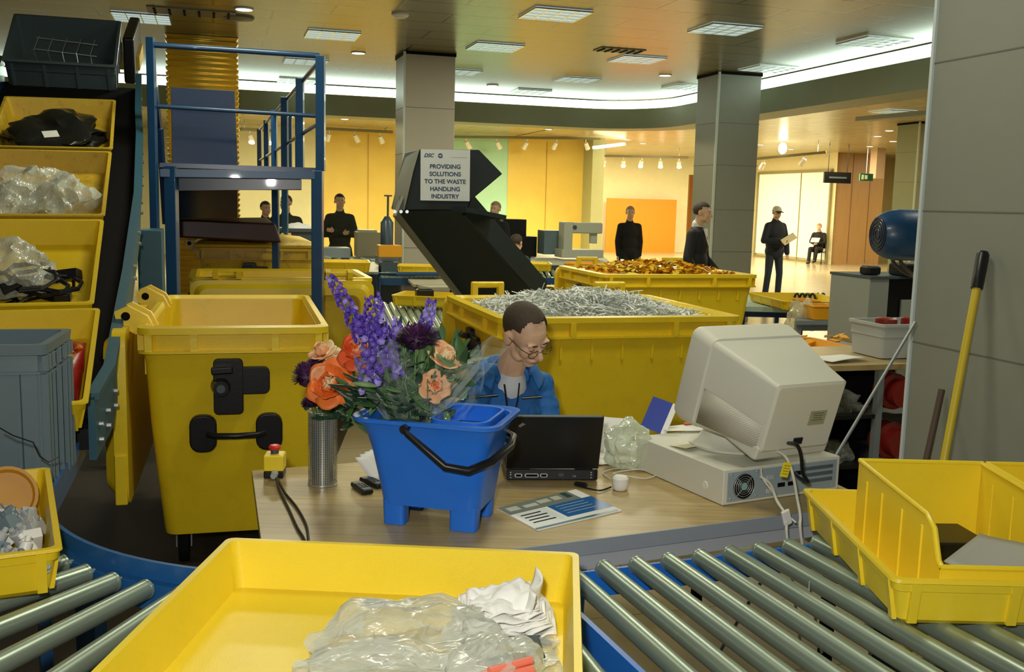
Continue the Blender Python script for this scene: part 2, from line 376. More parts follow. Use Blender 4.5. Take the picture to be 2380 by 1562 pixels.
# gold ribbed column at the left
p = Pz(385, 77, CEIL); gu, gw = p.dot(BV), p.dot(AV)
g = thing('gold_column', 'column clad in shiny ribbed gold sheet at the left', 'column', G(gu+.42, gw+.4, 0), TH); g['kind'] = 'structure'; del g['category']
b = MB(); z = .02; GOLD = mat('gold_ribbed_sheet', (.80, .45, .03), .22, metal=.55, var=.35, vscale=2.5, stretch=(1, 1, 6))
rings = []
while z < CEIL-.01:
    for dz, e in ((0, 0), (.030, .022), (.042, .022), (.054, 0)): rings.append(rrect(.82+2*e, .80+2*e, .03, min(z+dz, CEIL-.005), 3))
    z += .066
b.loft(rings).build('ribbed_cladding', GOLD, g)
# big grey pillar at the right, very near
fc = Pd(2142, 500, 4.25); PU, PW = fc.dot(BV), fc.dot(AV)
PS = .95
pl = thing('pillar', 'big grey clad pillar close on the right', 'pillar', G(PU+PS/2, PW-PS/2, 0), TH); pl['kind'] = 'structure'; del pl['category']
MB().box((0, 0, CEIL/2), (PS, PS, CEIL-.01)).build('cladding', PANEL2, pl, bevel=.008)
b = MB(); [b.box((0, 0, zz), (PS+.004, PS+.004, .006)) for zz in (1.13, 1.69, 2.30, 2.95)]; b.build('joint', _M['column_joint'], pl)
MB().box((-PS/2-.002, PS/2+.002, CEIL/2), (.016, .016, CEIL-.02)).build('edge_trim', mat('white_edge_trim', (.62, .70, .72), .3), pl)
# trims on the far right
o = struct(MB().bar(Pd(2002, 277, 17), Pd(2170, 262, 15), .22, .07).build('trim_5', mat('grey_trough', (.22, .23, .18), .4)), 'grey lighting trough under the far ceiling')
o = struct(MB().box((0, 0, 0), (.28, .3, 1.1)).build('trim_6', mat('pinkish_cladding', (.55, .40, .28), .5))); put(o, Pd(2040, 370, 29.0), (0, 0, TH))
# ------------------------------------------------------------------ ceiling fittings
def zpos(x, y, zc): return Pz(x, y, zc)
dl = thing('downlight', 'x', 'light'); MB().lathe((0, 0, 0), [(.10, 0), (.10, -.012), (.085, -.014), (.085, 0)], 20).build('trim_ring', WHT, dl)
MB().lathe((0, 0, 0), [(.084, -.004), (.084, -.008)], 20).build('lamp_face', GLOW, dl)
spots_in = ((567, 20, 'round downlight high above the blue platform, near the top edge'), (833, 122, 'round downlight left of the beige column'), (1145, 198, 'round downlight right of the beige column'), (1546, 174, 'round downlight left of the grey column'))
first = True
for x, y, lb in spots_in:
    p = zpos(x, y, CEIL)
    if first: dl.location = p; dl['label'] = lb; first = False; d0 = dl
    else: d0 = dup(dl, p, 0, lb)
    d0['group'] = 'round downlights'
for x, y, lb in ((674, 270, 'round downlight seen through the blue railing'), (801, 276, 'round downlight above the left yellow wall'), (1275, 300, 'round downlight above the right end of the yellow wall'),
                 (2107, 222, 'round downlight left of the top of the big pillar'), (1768, 336, 'round downlight right of the grey column'), (1838, 346, 'small round downlight above the shopfront, right of the bright lamp'),
                 (2067, 303, 'upper of the small downlights above the hanging sign'), (2040, 316, 'left one of the two side by side downlights near the pillar'), (2076, 328, 'lowest downlight near the pillar'), (2022, 340, 'downlight just over the wood pillar edge'),
                 (1458, 324, 'round downlight above the orange board'), (1495, 333, 'twin lamp downlight right of the pale strip light')):
    d0 = dup(dl, zpos(x, y, OUT), 0, lb); d0['group'] = 'round downlights'
# louvre luminaires
LOUV = mat('louvre_metal', (.75, .78, .70), .15, metal=.9); LOUVB = mat('louvre_reflector', (.62, .78, .80), .3, emit=.55)
def louvre():
    t = thing('louvre_light', 'x', 'light'); b = MB(); b.box((0, 0, -.004), (.6, .6, .008)); b.build('tray', LOUVB, t)
    b = MB(); [b.box((-.3+.15*i, 0, -.013), (.012, .6, .016)) for i in range(5)]; [b.box((0, -.3+.15*i, -.013), (.6, .012, .014)) for i in range(5)]; b.build('louvre', LOUV, t)
    return t
lv = louvre(); first = True
for x, y, zc, lb in ((1290, 32, CEIL, 'square louvre light with yellowish cells, top centre'), (1685, 66, CEIL, 'bright square louvre light right of centre'), (2032, 95, CEIL, 'bluish square louvre light at the top right'),
                 (1480, 137, CEIL, 'square louvre light behind the ceiling vent'), (1340, 184, CEIL, 'square louvre light above the bend of the cove'), (1785, 158, CEIL, 'square louvre light right of the grey column'),
                 (1150, 108, CEIL, 'pale green square louvre light right of the beige column'), (772, 80, CEIL, 'square louvre light with two bright spots, above the railing'), (1232, 212, CEIL, 'square louvre light close to the cove, centre'),
                 (1595, 201, CEIL, 'square louvre light half behind the grey column'), (710, 142, CEIL, 'dim square louvre light behind the platform corner post'), (690, 186, CEIL, 'dim square louvre light low behind the railing'),
                 (330, 40, CEIL, 'square louvre light above the top grey crate'), (1065, 166, CEIL, 'square louvre light touching the right of the beige column'), (2075, 258, OUT, 'dim louvre light beyond the bulkhead on the right')):
    p = zpos(x, y, zc)-V((0, 0, .004 if zc == OUT else 0))
    if first: lv.location = p; lv.rotation_euler = (0, 0, TH); lv['label'] = lb; q = lv; first = False
    else: q = dup(lv, p, TH, lb)
    q['group'] = 'square louvre lights in the ceiling'
def vent(x, y, lb, s=(.6, .3)):
    t = thing('ceiling_vent', lb, 'vent', zpos(x, y, CEIL), TH); MB().box((0, 0, -.006), (s[0], s[1], .012)).build('frame', mat('vent_frame', (.20, .18, .10), .5), t)
    b = MB(); n = 6; [b.box((-s[0]/2+s[0]*(i+.5)/n, 0, -.016), (.025, s[1]*.8, .012)) for i in range(n)]; b.build('slats', BLKM, t)
vent(1440, 116, 'dark square ceiling vent between the louvre lights'); vent(446, 28, 'long dark slotted ceiling vent at the top left', (.9, .4))
t = thing('smoke_detector', 'small round smoke detector on the ceiling above the beige column', 'detector', zpos(930, 32, CEIL)); MB().lathe((0, 0, 0), [(.09, 0), (.09, -.02), (.05, -.045), (.02, -.05)], 18).build('housing', WHT, t)
t = thing('smoke_detector', 'flat round air diffuser on the ceiling near the top left downlight', 'vent', zpos(555, 40, CEIL)); t.name = 'air_diffuser'; MB().lathe((0, 0, 0), [(.17, 0), (.16, -.02), (.1, -.022), (.02, -.035)], 18).build('housing', mat('dark_diffuser', (.10, .10, .07), .5), t)
# track rails with spotlights on the far concourse
def track(p0, p1, n, lb, on=True, seed=1, cat='light'):
    p0, p1 = V(p0), V(p1); c = (p0+p1)/2; t = thing('track_light', lb, cat, c)
    MB().bar(p0, p1, .09, .07).build('rail', mat('track_rail', (.20, .18, .10), .4), t, world=True)
    for f in (.1, .9):
        p = p0.lerp(p1, f); MB().cyl(p, V((p.x, p.y, OUT-.002)), .012, n=6).build('hanger', ZINC, t, world=True)
    rng = random.Random(seed)
    for i in range(n):
        p = p0.lerp(p1, (i+.5)/n); d = V((rng.uniform(-.1, .1), .1, -.16))
        b = MB(); b.cyl(p, p+V((0, 0, -.12)), .015, n=8); b.cyl(p+V((0, 0, -.12)), p+V((0, 0, -.12))+d, .055, .07, 12); hd = b.build('spot_head', WHT, t, world=True)
        if on: MB().cyl(p+V((0, -.02, -.13))+d, p+V((0, -.03, -.15))+d, .07, n=12).build('lamp_face', GLOW, t, world=True)
track(Pd(735, 298, 25.2), Pd(912, 307, 26.0), 3, 'track with small spotlights above the left yellow wall', False)
track(Pd(1048, 318, 26.4), Pd(1395, 322, 27.6), 5, 'long track with white spotlights above the mint and yellow wall', False, 2)
track(Pd(1385, 362, 31), Pd(1600, 366, 31), 5, 'track with glowing spotlights above the orange board', True, 3)
track(Pd(1730, 372, 27.5), Pd(1920, 354, 26.5), 2, 'track with two white spotlights above the shopfront', False, 4)
track(Pd(560, 300, 24.0), Pd(640, 304, 24.5), 2, 'track with bright lamps seen beside the gold column', True, 5)
o = MB().bar(Pd(1383, 343, 26.8), Pd(1448, 335, 28), .16, .07).build('strip_light', mat('strip_glow', (1, .93, .6), emit=5)); tag(o, 'pale yellow strip light hanging above the orange board', 'light')
t = thing('globe_lamp', 'bright glowing bulb hanging above the shopfront', 'lamp', Pd(1819, 345, 27)); MB().ell((0, 0, 0), (.11, .11, .15)).build('bulb', mat('bulb_glow', (1, .93, .7), emit=14), t); MB().cyl((0, 0, .1), (0, 0, .24), .05, .07, 12).build('cap', WHT, t)
# hanging signs
t = thing('hanging_sign', 'long black hanging sign above the seated person', 'sign', Pd(1946, 413, 27.5), TH); MB().box((0, 0, 0), (.84, .06, .30)).build('board', BLK, t)
b = MB(); b.cyl((-.3, 0, .15), (-.3, 0, OUT-t.location.z-.002), .01, n=6).cyl((.3, 0, .15), (.3, 0, OUT-t.location.z-.002), .01, n=6).build('hanger', BLKM, t); MB().box((0, -.034, 0), (.55, .004, .05)).build('lettering_band', mat('dim_sign_lettering', (.08, .12, .14), .5), t)
t = thing('exit_sign', 'small green exit sign hanging right of the long black sign', 'sign', Pd(2013, 412, 28), TH); MB().box((0, 0, 0), (.42, .05, .2)).build('board', mat('exit_green', (.02, .10, .05), .5), t); MB().cyl((0, 0, .1), (0, 0, OUT-t.location.z-.002), .01, n=6).build('hanger', ZINC, t)
b = MB(); b.box((-.13, -.03, 0), (.07, .004, .13)).box((-.02, -.03, 0), (.09, .004, .11)); b.prism([(.06, 0), (.12, .06), (.12, .025), (.18, .025), (.18, -.025), (.12, -.025), (.12, -.06)], -.032, -.028, Matrix.Rotation(R(90), 4, 'X')); b.build('arrow', mat('exit_pale', (.55, .75, .5), .5), t)
# ================================================================== CONVEYORS IN FRONT
RT = .725                                        # height of the roller tops
RR = .0245
CC = V((-.574, 3.256, 0)); CR = .915
def roller_geo(p0, p1, m=STEEL, parent=None, name='roller', rad=RR):
    p0, p1 = V(p0), V(p1); d = (p1-p0).normalized(); b = MB()
    b.cyl(p0, p1, rad, n=20)
    b.cyl(p0-d*.02, p0+d*.001, .008, n=6); b.cyl(p1-d*.001, p1+d*.02, .008, n=6)
    for q in (p0+d*.004, p1-d*.006): b.cyl(q-d*.003, q+d*.003, rad+.0012, n=20)
    return b.build(name, m, parent, world=True)
zc = RT-RR
cv = thing('curved_roller_conveyor', 'blue framed curved roller conveyor sweeping round from the left to the foreground', 'conveyor', (CC.x, CC.y, 0))
def cpt(ang, r, z): return CC+V((math.cos(ang), math.sin(ang), 0))*r+V((0, 0, z))
a0, a1 = R(16.7+180), R(16.7+270)
def arcrail(r, z0, z1, th, name, m, e0=0.0, e1=0.0):
    P_ = [cpt(a0, r, 0)+AV*e0] if e0 else []
    P_ += [cpt(a0+(a1-a0)*i/28, r, 0) for i in range(29)]
    if e1: P_.append(cpt(a1, r, 0)+BV*e1)
    N_ = []
    for i, p in enumerate(P_):
        t = (P_[min(i+1, len(P_)-1)]-P_[max(i-1, 0)]).normalized(); N_.append(V((t.y, -t.x, 0)))
    rings = [[p+n*th/2+V((0, 0, z0)), p+n*th/2+V((0, 0, z1)), p-n*th/2+V((0, 0, z1)), p-n*th/2+V((0, 0, z0))] for p, n in zip(P_, N_)]
    return MB().loft(rings).build(name, m, cv, world=True)
W_ = .88
BR2 = mat('mid_blue_painted_steel', (.012, .10, .30), .38, var=.12, spec=.6, dirt=.1)
arcrail(CR, .64, .705, .035, 'inner_rail', BR2, .9, .44)
arcrail(CR-.02, .70, .752, .012, 'side_guard', BR2, .9, .30)
arcrail(CR+W_, .64, .72, .035, 'outer_rail', BR2, .55, .44)
n = 0
a = a0+R(2)
while a < a1+R(1):
    roller_geo(cpt(a, CR+.03, zc), cpt(a, CR+W_-.03, zc), parent=cv); a += R(6.4)
for i in range(1, 7):
    o = AV*(.085*i); roller_geo(cpt(a0, CR+.03, zc)+o, cpt(a0, CR+W_-.03, zc)+o, parent=cv)
for i in range(1, 5):
    o = BV*(.09*i); roller_geo(cpt(a1, CR+.03, zc)+o, cpt(a1, CR+W_-.03, zc)+o, parent=cv)
for an, r in ((a0+R(12), CR), (a0+R(38), CR), (a0+R(3), CR+W_), (a0+R(60), CR+W_)):
    p = cpt(an, r, 0); b = MB(); b.bar(p+V((0, 0, 0)), p+V((0, 0, .66)), .09, .035, up=(math.cos(an), math.sin(an), 0)); b.box(p+V((0, 0, .01)), (.14, .14, .02)); b.build('leg', BLUE, cv, world=True)
b = MB()
for an in (a0+R(12), a0+R(38)):
    p = cpt(an, CR-.022, 0); t = V((-math.sin(an), math.cos(an), 0))
    for dz in (.52, .60): b.cyl(p+V((0, 0, dz)), p-V((math.cos(an), math.sin(an), 0))*.014+V((0, 0, dz)), .011, n=8)
b.build('bolts', ZINC, cv, world=True)
# straight module on the right
SA = R(21.0); SD = V((math.cos(SA), math.sin(SA), 0)); SN = V((-math.sin(SA), math.cos(SA), 0))
S0 = V((.10, 2.525, 0))                         # far rail start
sc = thing('roller_conveyor', 'straight roller conveyor with bright blue rails in the right foreground', 'conveyor', (.9, 2.5, 0))
def sp(u, v, z): return S0+SD*u-SN*v+V((0, 0, z))
for v_, nm in ((0, 'far_rail'), (W_, 'near_rail')):
    b = MB(); b.bar(sp(-.02, v_, .66), sp(2.2, v_, .66), .010, .075); s_ = -.014 if v_ == 0 else .014
    b.bar(sp(-.02, v_+s_, .627), sp(2.2, v_+s_, .627), .035, .008); b.build(nm, BRAIL, sc, world=True)
b = MB()
for i in range(22): b.cyl(sp(.02+.1*i, .006, .672), sp(.02+.1*i, .012, .672), .006, n=6)
b.build('rail_holes', BLKM, sc, world=True)
MB().bar(sp(-.025, .01, .68), sp(-.025, W_-.01, .68), .014, .07).build('end_plate', BRAIL, sc, world=True)
for i in range(20): roller_geo(sp(.07+.1*i, .012, zc+.004), sp(.06+.1*i, W_-.012, zc+.004), parent=sc)
for u in (.05, 1.15, 2.1):
    for v_ in (0, W_): MB().bar(sp(u, v_, 0), sp(u, v_, .63), .06, .03).build('leg', BLUE, sc, world=True)
b = MB(); b.bar(sp(-.02, .42, .40), sp(1.25, .36, .40), .012, .012); o = b.build('yellow_strap', mat('yellow_strapping', (.80, .62, .05), .5)); tag(o, 'thin yellow strap stretched under the straight rollers', 'strap')
# ------------------------------------------------------------------ trays
def tray_parts(t, L, Wd, H, m, th=.006, flare=.02, rim=.012, ribs=True, grip=False):
    """open tray, origin at the centre of its underside"""
    r = .02; b = MB()
    lo = lambda z, o: rrect(L-2*flare*(1-z/H)+2*o, Wd-2*flare*(1-z/H)+2*o, r, z, 4)
    b.loft([lo(0, -.01), lo(.012, 0), lo(H*.72, 0), lo(H*.74, .006), lo(H*.9, .006), lo(H-.008, rim), lo(H, rim-.003), lo(H, -th), lo(.012, -th)], caps=True)
    def rib(b, c, s, ax):
        rr = []
        for z in (H*.05, H*.93):
            e = (Wd if ax == 0 else L)/2-flare*(1-z/H); q = [(c-.011, s*(e-.002)), (c+.011, s*(e-.002)), (c+.011, s*(e+.009)), (c-.011, s*(e+.009))]
            rr.append([V((a, b_, z)) if ax == 0 else V((b_, a, z)) for a, b_ in q])
        b.loft(rr)
    if ribs:
        for sx in (-1, 1):
            for f in (-.44, -.15, .15, .44):
                x = f*L; rib(b, x, sx, 0)
                y = f*Wd; rib(b, y, sx, 1)
    b.build('shell', m, t, ang=30)
    if grip:
        b = MB()
        for s_ in (-1, 1): b.box((0, s_*(Wd/2+.008), H*.80), (.14, .006, .022))
        b.build('grip', m, t, bevel=.002)
def tray(lb, loc, rz, L, Wd, H, m, rot=None, name='plastic_tray', cat='tray', group=None, **k):
    t = thing(name, lb, cat, loc, rz, group, rot); tray_parts(t, L, Wd, H, m, **k); return t
big = tray('big empty looking yellow tray holding clear bags, nearest in the foreground', (-.275, 1.935, RT+.001), R(-3), .84, .74, .125, YEL, ribs=True)
ltr = tray('yellow tray full of small white plugs on the left rollers', (-1.505, 2.46, RT+.001), R(27), .60, .76, .118, YEL2)
rtr = tray('shallow yellow tray carrying two tall yellow bins at the right', (1.30, 2.55, RT+.001), R(0), .80, .72, .118, YEL, grip=True)
# tall open fronted bins standing in the right tray
def pick_bin(lb, x0, x1, yb, yf):
    t = thing('picking_bin', lb, 'bin', ((x0+x1)/2, (yb+yf)/2, RT+.014), 0, 'open fronted yellow bins in the right tray')
    w_, d, h = x1-x0, yb-yf, .226; th = .005; b = MB()
    side = [(-d/2+.0, 0), (d/2, 0), (d/2+.0, h), (-d/2+.10, h-.01), (-d/2+.055, h-.03), (-d/2+.02, .13), (-d/2, .12)]
    for s_ in (-1, 1):
        Mx = Matrix.Translation((s_*(w_/2-th/2), 0, 0)) @ Matrix(((0, 0, 1, 0), (1, 0, 0, 0), (0, 1, 0, 0), (0, 0, 0, 1)))
        b.prism(side, -th/2, th/2, Mx)
    b.box((0, 0, th/2), (w_-.01, d-.002, th)); b.box((0, d/2-th/2, h/2), (w_-.01, th, h-.002)); b.box((0, -d/2+th/2, .06), (w_-.01, th, .118))
    b.build('shell', YEL, t, bevel=.0015)
    b = MB()
    for s_ in (-1, 1):
        x = s_*(w_/2-.004); b.tube([(x, d/2, h), (x, -d/2+.10, h-.008), (x, -d/2+.055, h-.03), (x, -d/2+.02, .13), (x, -d/2+.002, .122)], .007, 8)
        for yy in (-.30, -.08, .16, .36):
            b.box((s_*(w_/2+.002), yy*d, h*.42), (.005, .008, h*.8)); b.box((s_*(w_/2-th-.002), yy*d, h*.42), (.004, .006, h*.78))
    b.tube([(-w_/2, d/2, h), (w_/2, d/2, h)], .007, 8); b.tube([(-w_/2, -d/2+.002, .121), (w_/2, -d/2+.002, .121)], .007, 8)
    b.build('rim', YEL, t)
    return t
pick_bin('tall open fronted yellow bin with a grey sheet in it, left of the pair', .975+.04, 1.335+.04, 2.80, 2.225)
pick_bin('tall open fronted yellow bin cut off by the right edge of the photo', 1.345+.04, 1.665+.02, 2.80, 2.225)
o = MB().grid(lambda u, v: (u*.21, v*.19, .03*u*(1-v)+.004*math.sin(5*v)), 8, 8).build('grey_sheet', mat('grey_card', (.36, .38, .36), .6), solid=.002)
put(o, (1.24, 2.285, .775), (R(10), R(-8), R(42))); tag(o, 'stiff grey sheet lying tilted inside the tall yellow bin', 'sheet')
o = MB().box((0, 0, 0), (.20, .14, .05)).build('dark_casing', BLK, bevel=.008); put(o, (1.20, 2.62, .79), (R(6), R(5), R(18))); tag(o, 'dark plastic casing behind the grey sheet in the tall bin', 'casing')
# things lying in the left tray
ADP = mat('grey_plug_plastic', (.42, .44, .44), .4)
rng = random.Random(4)
def plug(kind):
    b = MB()
    if kind == 0: b.box((0, 0, .02), (.05, .035, .04)); [b.box((x, 0, .048), (.006, .004, .02)) for x in (-.012, .012)]; b.box((0, .01, .048), (.004, .008, .022))
    elif kind == 1: b.box((0, 0, .015), (.075, .045, .03)); b.cyl((.037, 0, .015), (.06, 0, .015), .008, n=8)
    else: b.cyl((0, 0, 0), (0, 0, .055), .017, .014, 12); b.cyl((0, 0, .055), (0, 0, .07), .008, n=8)
    return b
tl = lambda x, y, z: ltr.location + Matrix.Rotation(R(27), 3, 'Z') @ V((x, y, z))
protos = {}
cnt = 0
heap = []
for i in range(85):
    x = rng.uniform(.02, .265); y = rng.uniform(-.34, .16); z = .02+rng.random()*.045*(1-abs(y+.05)*2)
    k = rng.choice((0, 1, 2, 0)); mm = rng.choice((WHT, WHT, ADP, ADP, GREYC)); key = (k, mm.name)
    e = Euler((rng.uniform(-1.4, 1.4), rng.uniform(-1.2, 1.2), rng.uniform(0, 6)))
    if key not in protos: protos[key] = plug(k).build('mains_plug', mm, bevel=.003); o = protos[key]
    else: o = protos[key].copy(); COL.objects.link(o)
    put(o, tl(x, y, z), e)
    tag(o, {WHT.name: 'white plug in the heap of plugs in the left yellow tray', ADP.name: 'grey plug in the heap in the left yellow tray', GREYC.name: 'blue grey plug in the heap in the left yellow tray'}[mm.name], 'plug', {WHT.name: 'white plugs in the left tray', ADP.name: 'grey plugs in the left tray', GREYC.name: 'blue grey plugs in the left tray'}[mm.name])
b = MB(); b.lathe((0, 0, 0), [(.001, 0), (.075, .004), (.085, .015), (.087, .025), (.078, .025), (.07, .012), (.001, .01)], 28); o = b.build('orange_dish', mat('dull_orange', (.55, .26, .02), .5)); put(o, tl(.19, .27, .07), (R(68), 0, R(20))); tag(o, 'round orange plastic dish standing up behind the plugs', 'dish')
# bags and things in the big tray
bl = lambda x, y, z: big.location + Matrix.Rotation(R(-3), 3, 'Z') @ V((x, y, z))
def bag(name, lb, loc, size, seed, m=FILM, rot=(0, 0, 0), disp=.035, sc=.07, group=None, flat=.4, cat='bag'):
    b = MB(); rg = random.Random(seed); m = m
    ox, oy = rg.uniform(0, 50), rg.uniform(0, 50)
    def q(c):
        d = c.normalized(); k = 1.08+.35*noise.noise(d*1.5+V((ox, oy, 0)))-.55*abs(noise.noise(V((d.x*1.6, d.y*2.6, d.z*1.6))+V((oy, ox, 3))))-.12*abs(noise.noise(V((d.x*3, d.y*7, d.z*4))+V((ox, 0, oy))))
        p = V((d.x*size[0]*k, d.y*size[1]*k, d.z*size[2]*k)); p.z = max(p.z, -size[2]*flat)+size[2]*flat
        return p
    bm = bmesh.new(); bmesh.ops.create_icosphere(bm, subdivisions=4, radius=1); vs = [q(v.co) for v in bm.verts]; fs = [[v.index for v in f.verts] for f in bm.faces]; bm.free()
    b.add(vs, fs); o = b.build(name, m, ang=45); put(o, loc, rot); tag(o, lb, cat, group); return o
bag('clear_bag', 'clear plastic bag with a folded top lying left of centre in the big tray', bl(.07, .01, .012), (.20, .155, .085), 3, FILM2, (0, 0, .3))
bag('clear_bag', 'loose clear bag spread to the left at the very bottom of the photo', bl(.06, -.12, .012), (.20, .10, .055), 8, FILM2, (0, 0, -.2))
bag('clear_bag', 'large clear bag wrapped round the white wad, against the right side of the big tray', bl(.275, .04, .010), (.125, .20, .022), 12, FILM, (0, 0, .1))
bag('clear_bag', 'glossy clear bag with grey contents in front of the white wad', bl(.245, -.10, .012), (.13, .10, .07), 21, FILM2, (0, 0, .8))
# white wad of folded cloth
def wad(loc, size, seed, m, name, lb, cat, rot=(0, 0, 0)):
    b = MB(); rg = random.Random(seed)
    for k in range(7):
        z = size[2]*k/7; ph = rg.uniform(0, 9)
        b.grid(lambda u, v: ((u-.5)*2*size[0]*(1-.06*k)*(1-.25*abs(v-.5)), (v-.5)*2*size[1]*(1-.07*k), z+.012*math.sin(7*u+ph)*math.cos(4*v+ph)+.018*noise.noise(V((u*5, v*5, ph)))), 18, 18)
    o = b.build(name, m, solid=.003, ang=60); put(o, loc, rot); return tag(o, lb, cat)
wad(bl(.262, .17, .045), (.115, .085, .06), 5, PAPER, 'white_cloth', 'crumpled white cloth wad inside the clear bag in the big tray', 'cloth', (R(14), R(-6), R(12)))
b = MB(); b.grid(lambda u, v: (u*.09-.01*math.sin(6*v), v*.085, .03*u*u+.01*math.sin(8*v)), 8, 10); o = b.build('white_cloth', PAPER, solid=.003); put(o, bl(.305, .13, .04), (R(25), R(-50), R(-24))); tag(o, 'corner of white cloth sticking up at the right of the wad', 'cloth')
lbp = bl(-.005, .085, .098)
t = thing('paper_label', 'white paper label with printed number stuck on the clear bag', 'label', lbp, 0, rot=(R(30), 0, R(-6)))
MB().grid(lambda u, v: ((u-.5)*.07, (v-.5)*.024, .004*math.cos(3*u-1.5)), 8, 3).build('paper', PAPER, t, solid=.0008)
text('4.8897', 'printed_number', BLK, .018, frame((0, -.006, .0055), (1, 0, 0), (0, 0, 1)), t, bold=.0005)
b = MB(); rg = random.Random(7)
for k in range(6): b.tube([(rg.uniform(-.01, .01)+.11*math.sin(i*.35+k*.25), -.03*k*.3+.016*i-.06, .012+.006*math.sin(i+k)) for i in range(9)], .004, 6)
o = b.build('grey_cable_bundle', DGREY); put(o, bl(.24, .03, .012), (0, 0, R(70))); tag(o, 'bundle of dark cable inside the bags of the big tray', 'cable')
o = MB().box((0, 0, .01), (.17, .10, .02)).build('dark_casing', DGREY, bevel=.008); put(o, bl(.27, .03, .022), (R(3), 0, R(8))); tag(o, 'dark grey flat casing under the white wad', 'casing')
b = MB(); b.cyl((0, 0, 0), (.10, .03, 0), .009, n=12).cyl((0, .018, .002), (.095, .048, .004), .009, n=12).cyl((.01, .009, .014), (.10, .04, .014), .008, n=12)
o = b.build('red_sticks', mat('salmon_red_plastic', (.80, .20, .13), .4)); put(o, bl(.25, -.185, .072), (0, 0, R(14))); tag(o, 'salmon red plastic rods in the bag at the bottom edge', 'rods')
# scraps hanging between the rollers
for i, (u, v_) in enumerate(((.62, .30), (.9, .22), (.83, .5), (1.05, .42))):
    b = MB(); p = sp(u, v_, .70); b.tube([p+V((0, 0, -.06)), p+V((.004, .003, -.01)), p+V((.001, -.004, .025))], .0018, 5); o = b.build('paper_sliver', ADP); tag(o, 'thin pale sliver caught between the straight rollers', 'scrap', 'slivers caught between rollers')
# ================================================================== DESK
DZ = .73
DA = V((-.60, 2.37, 0)); DB = V((1.22, 3.165, 0)); DC = V((.93, 4.12, 0)); DD = V((-.90, 3.37, 0))
OAK = bpy.data.materials.new('pale_oak_laminate'); OAK.use_nodes = True
def _oak():
    N = OAK.node_tree.nodes; L = OAK.node_tree.links; b = N['Principled BSDF']; b.inputs['Roughness'].default_value = .38
    tc = N.new('ShaderNodeTexCoord'); mp = N.new('ShaderNodeMapping'); mp.inputs['Rotation'].default_value = (0, 0, R(-22)); mp.inputs['Scale'].default_value = (1.6, 26, 1)
    nz = N.new('ShaderNodeTexNoise'); nz.inputs['Scale'].default_value = 2.2; nz.inputs['Detail'].default_value = 7; nz.inputs['Roughness'].default_value = .65
    cr = N.new('ShaderNodeValToRGB'); cr.color_ramp.elements[0].position = .3; cr.color_ramp.elements[1].position = .72
    cr.color_ramp.elements[0].color = (.36, .25, .095, 1); cr.color_ramp.elements[1].color = (.54, .415, .19, 1)
    L.new(tc.outputs['Object'], mp.inputs[0]); L.new(mp.outputs[0], nz.inputs['Vector']); L.new(nz.outputs[0], cr.inputs[0]); L.new(cr.outputs[0], b.inputs['Base Color'])
_oak()
dk = thing('desk', 'pale oak topped desk with grey edging, loaded with the computer and blue bucket', 'desk', (.17, 3.25, 0))
MB().slab([DA, DB, DC, DD], DZ-.028, DZ).build('desktop', OAK, dk, world=True, bevel=.002)
EDG = mat('grey_edge_band', (.30, .33, .36), .45, var=.04)
e = MB(); o_ = V((.4, -.9, 0)).normalized()*.004
e.bar(DA+o_+V((0, 0, DZ-.021)), DB+o_+V((0, 0, DZ-.021)), .008, .044); e.build('front_edge', EDG, dk, world=True)
MB().bar(DA+V((.03, .02, DZ-.062)), DB+V((-.02, .02, DZ-.062)), .03, .055).build('front_beam', mat('light_grey_beam', (.44, .46, .48), .4), dk, world=True)
for p in (DA+V((.10, .10, 0)), DB+V((-.12, .06, 0)), DC+V((-.12, -.1, 0)), DD+V((.1, -.04, 0))):
    MB().cyl((p.x, p.y, 0), (p.x, p.y, DZ-.03), .025, n=14).build('leg', BLKM, dk, world=True)

# ------------------------------------------------------------------ what lies on the floor under the conveyors
o = MB().slab([(-2.2, 1.6), (-.2, 1.9), (-.75, 3.4), (-.72, 4.3), (-1.05, 5.2), (-1.3, 8.6), (-3.6, 8.6), (-3.0, 3.0)], .001, .006).build('floor_shade', mat('dark_brown_floor_shade', (.035, .022, .012), .7, bump=.3)); tag(o, 'dark brown sheet standing in for floor shade beneath the curved conveyor and the yellow container', 'shade sheet')  # added dark sheet, not a real mat: its colour supplies the floor's shade
o = MB().slab([(.10, 1.2), (2.9, 1.5), (2.6, 2.95), (.95, 2.60), (.30, 2.25)], .001, .006).build('floor_shade', mat('dark_olive_floor_shade', (.03, .026, .018), .7, bump=.3)); tag(o, 'dark sheet standing in for floor shade under the straight roller conveyor', 'shade sheet')  # second added sheet, coloured dark for the shade beneath the rollers
rg = random.Random(77); b = MB()
for k in range(260):
    p = V((rg.gauss(.70, .22), rg.gauss(2.92, .055), .012+rg.random()*.05)); b.box(p, (rg.uniform(.01, .04), rg.uniform(.01, .03), .006), Euler((rg.uniform(0, 3), rg.uniform(0, 3), rg.uniform(0, 3))).to_matrix())
o = b.build('swept_scraps', mat('glassy_grey_scraps', (.34, .36, .33), .2, var=.6, vscale=60)); tag(o, 'strip of glittering grey scraps swept along the floor under the desk edge', 'scraps', kind='stuff')
for k, (x, y, a, w_, l_) in enumerate(((.62, 2.33, 20, .26, .34), (.80, 2.05, -15, .22, .30), (.50, 1.98, 50, .24, .22))):
    o = MB().box((0, 0, 0), (w_, l_, .004)).build('card_sheet', mat('grey_card_sheet', (.22, .25, .27), .6)); put(o, (x, y, .02+.012*k), (R(3*k), R(2), R(a))); tag(o, ('grey card sheet on the floor under the rollers, the one farthest from us', 'grey card sheet on the floor under the rollers, the right hand one', 'grey card sheet on the floor under the rollers, the left hand one')[k], 'card')
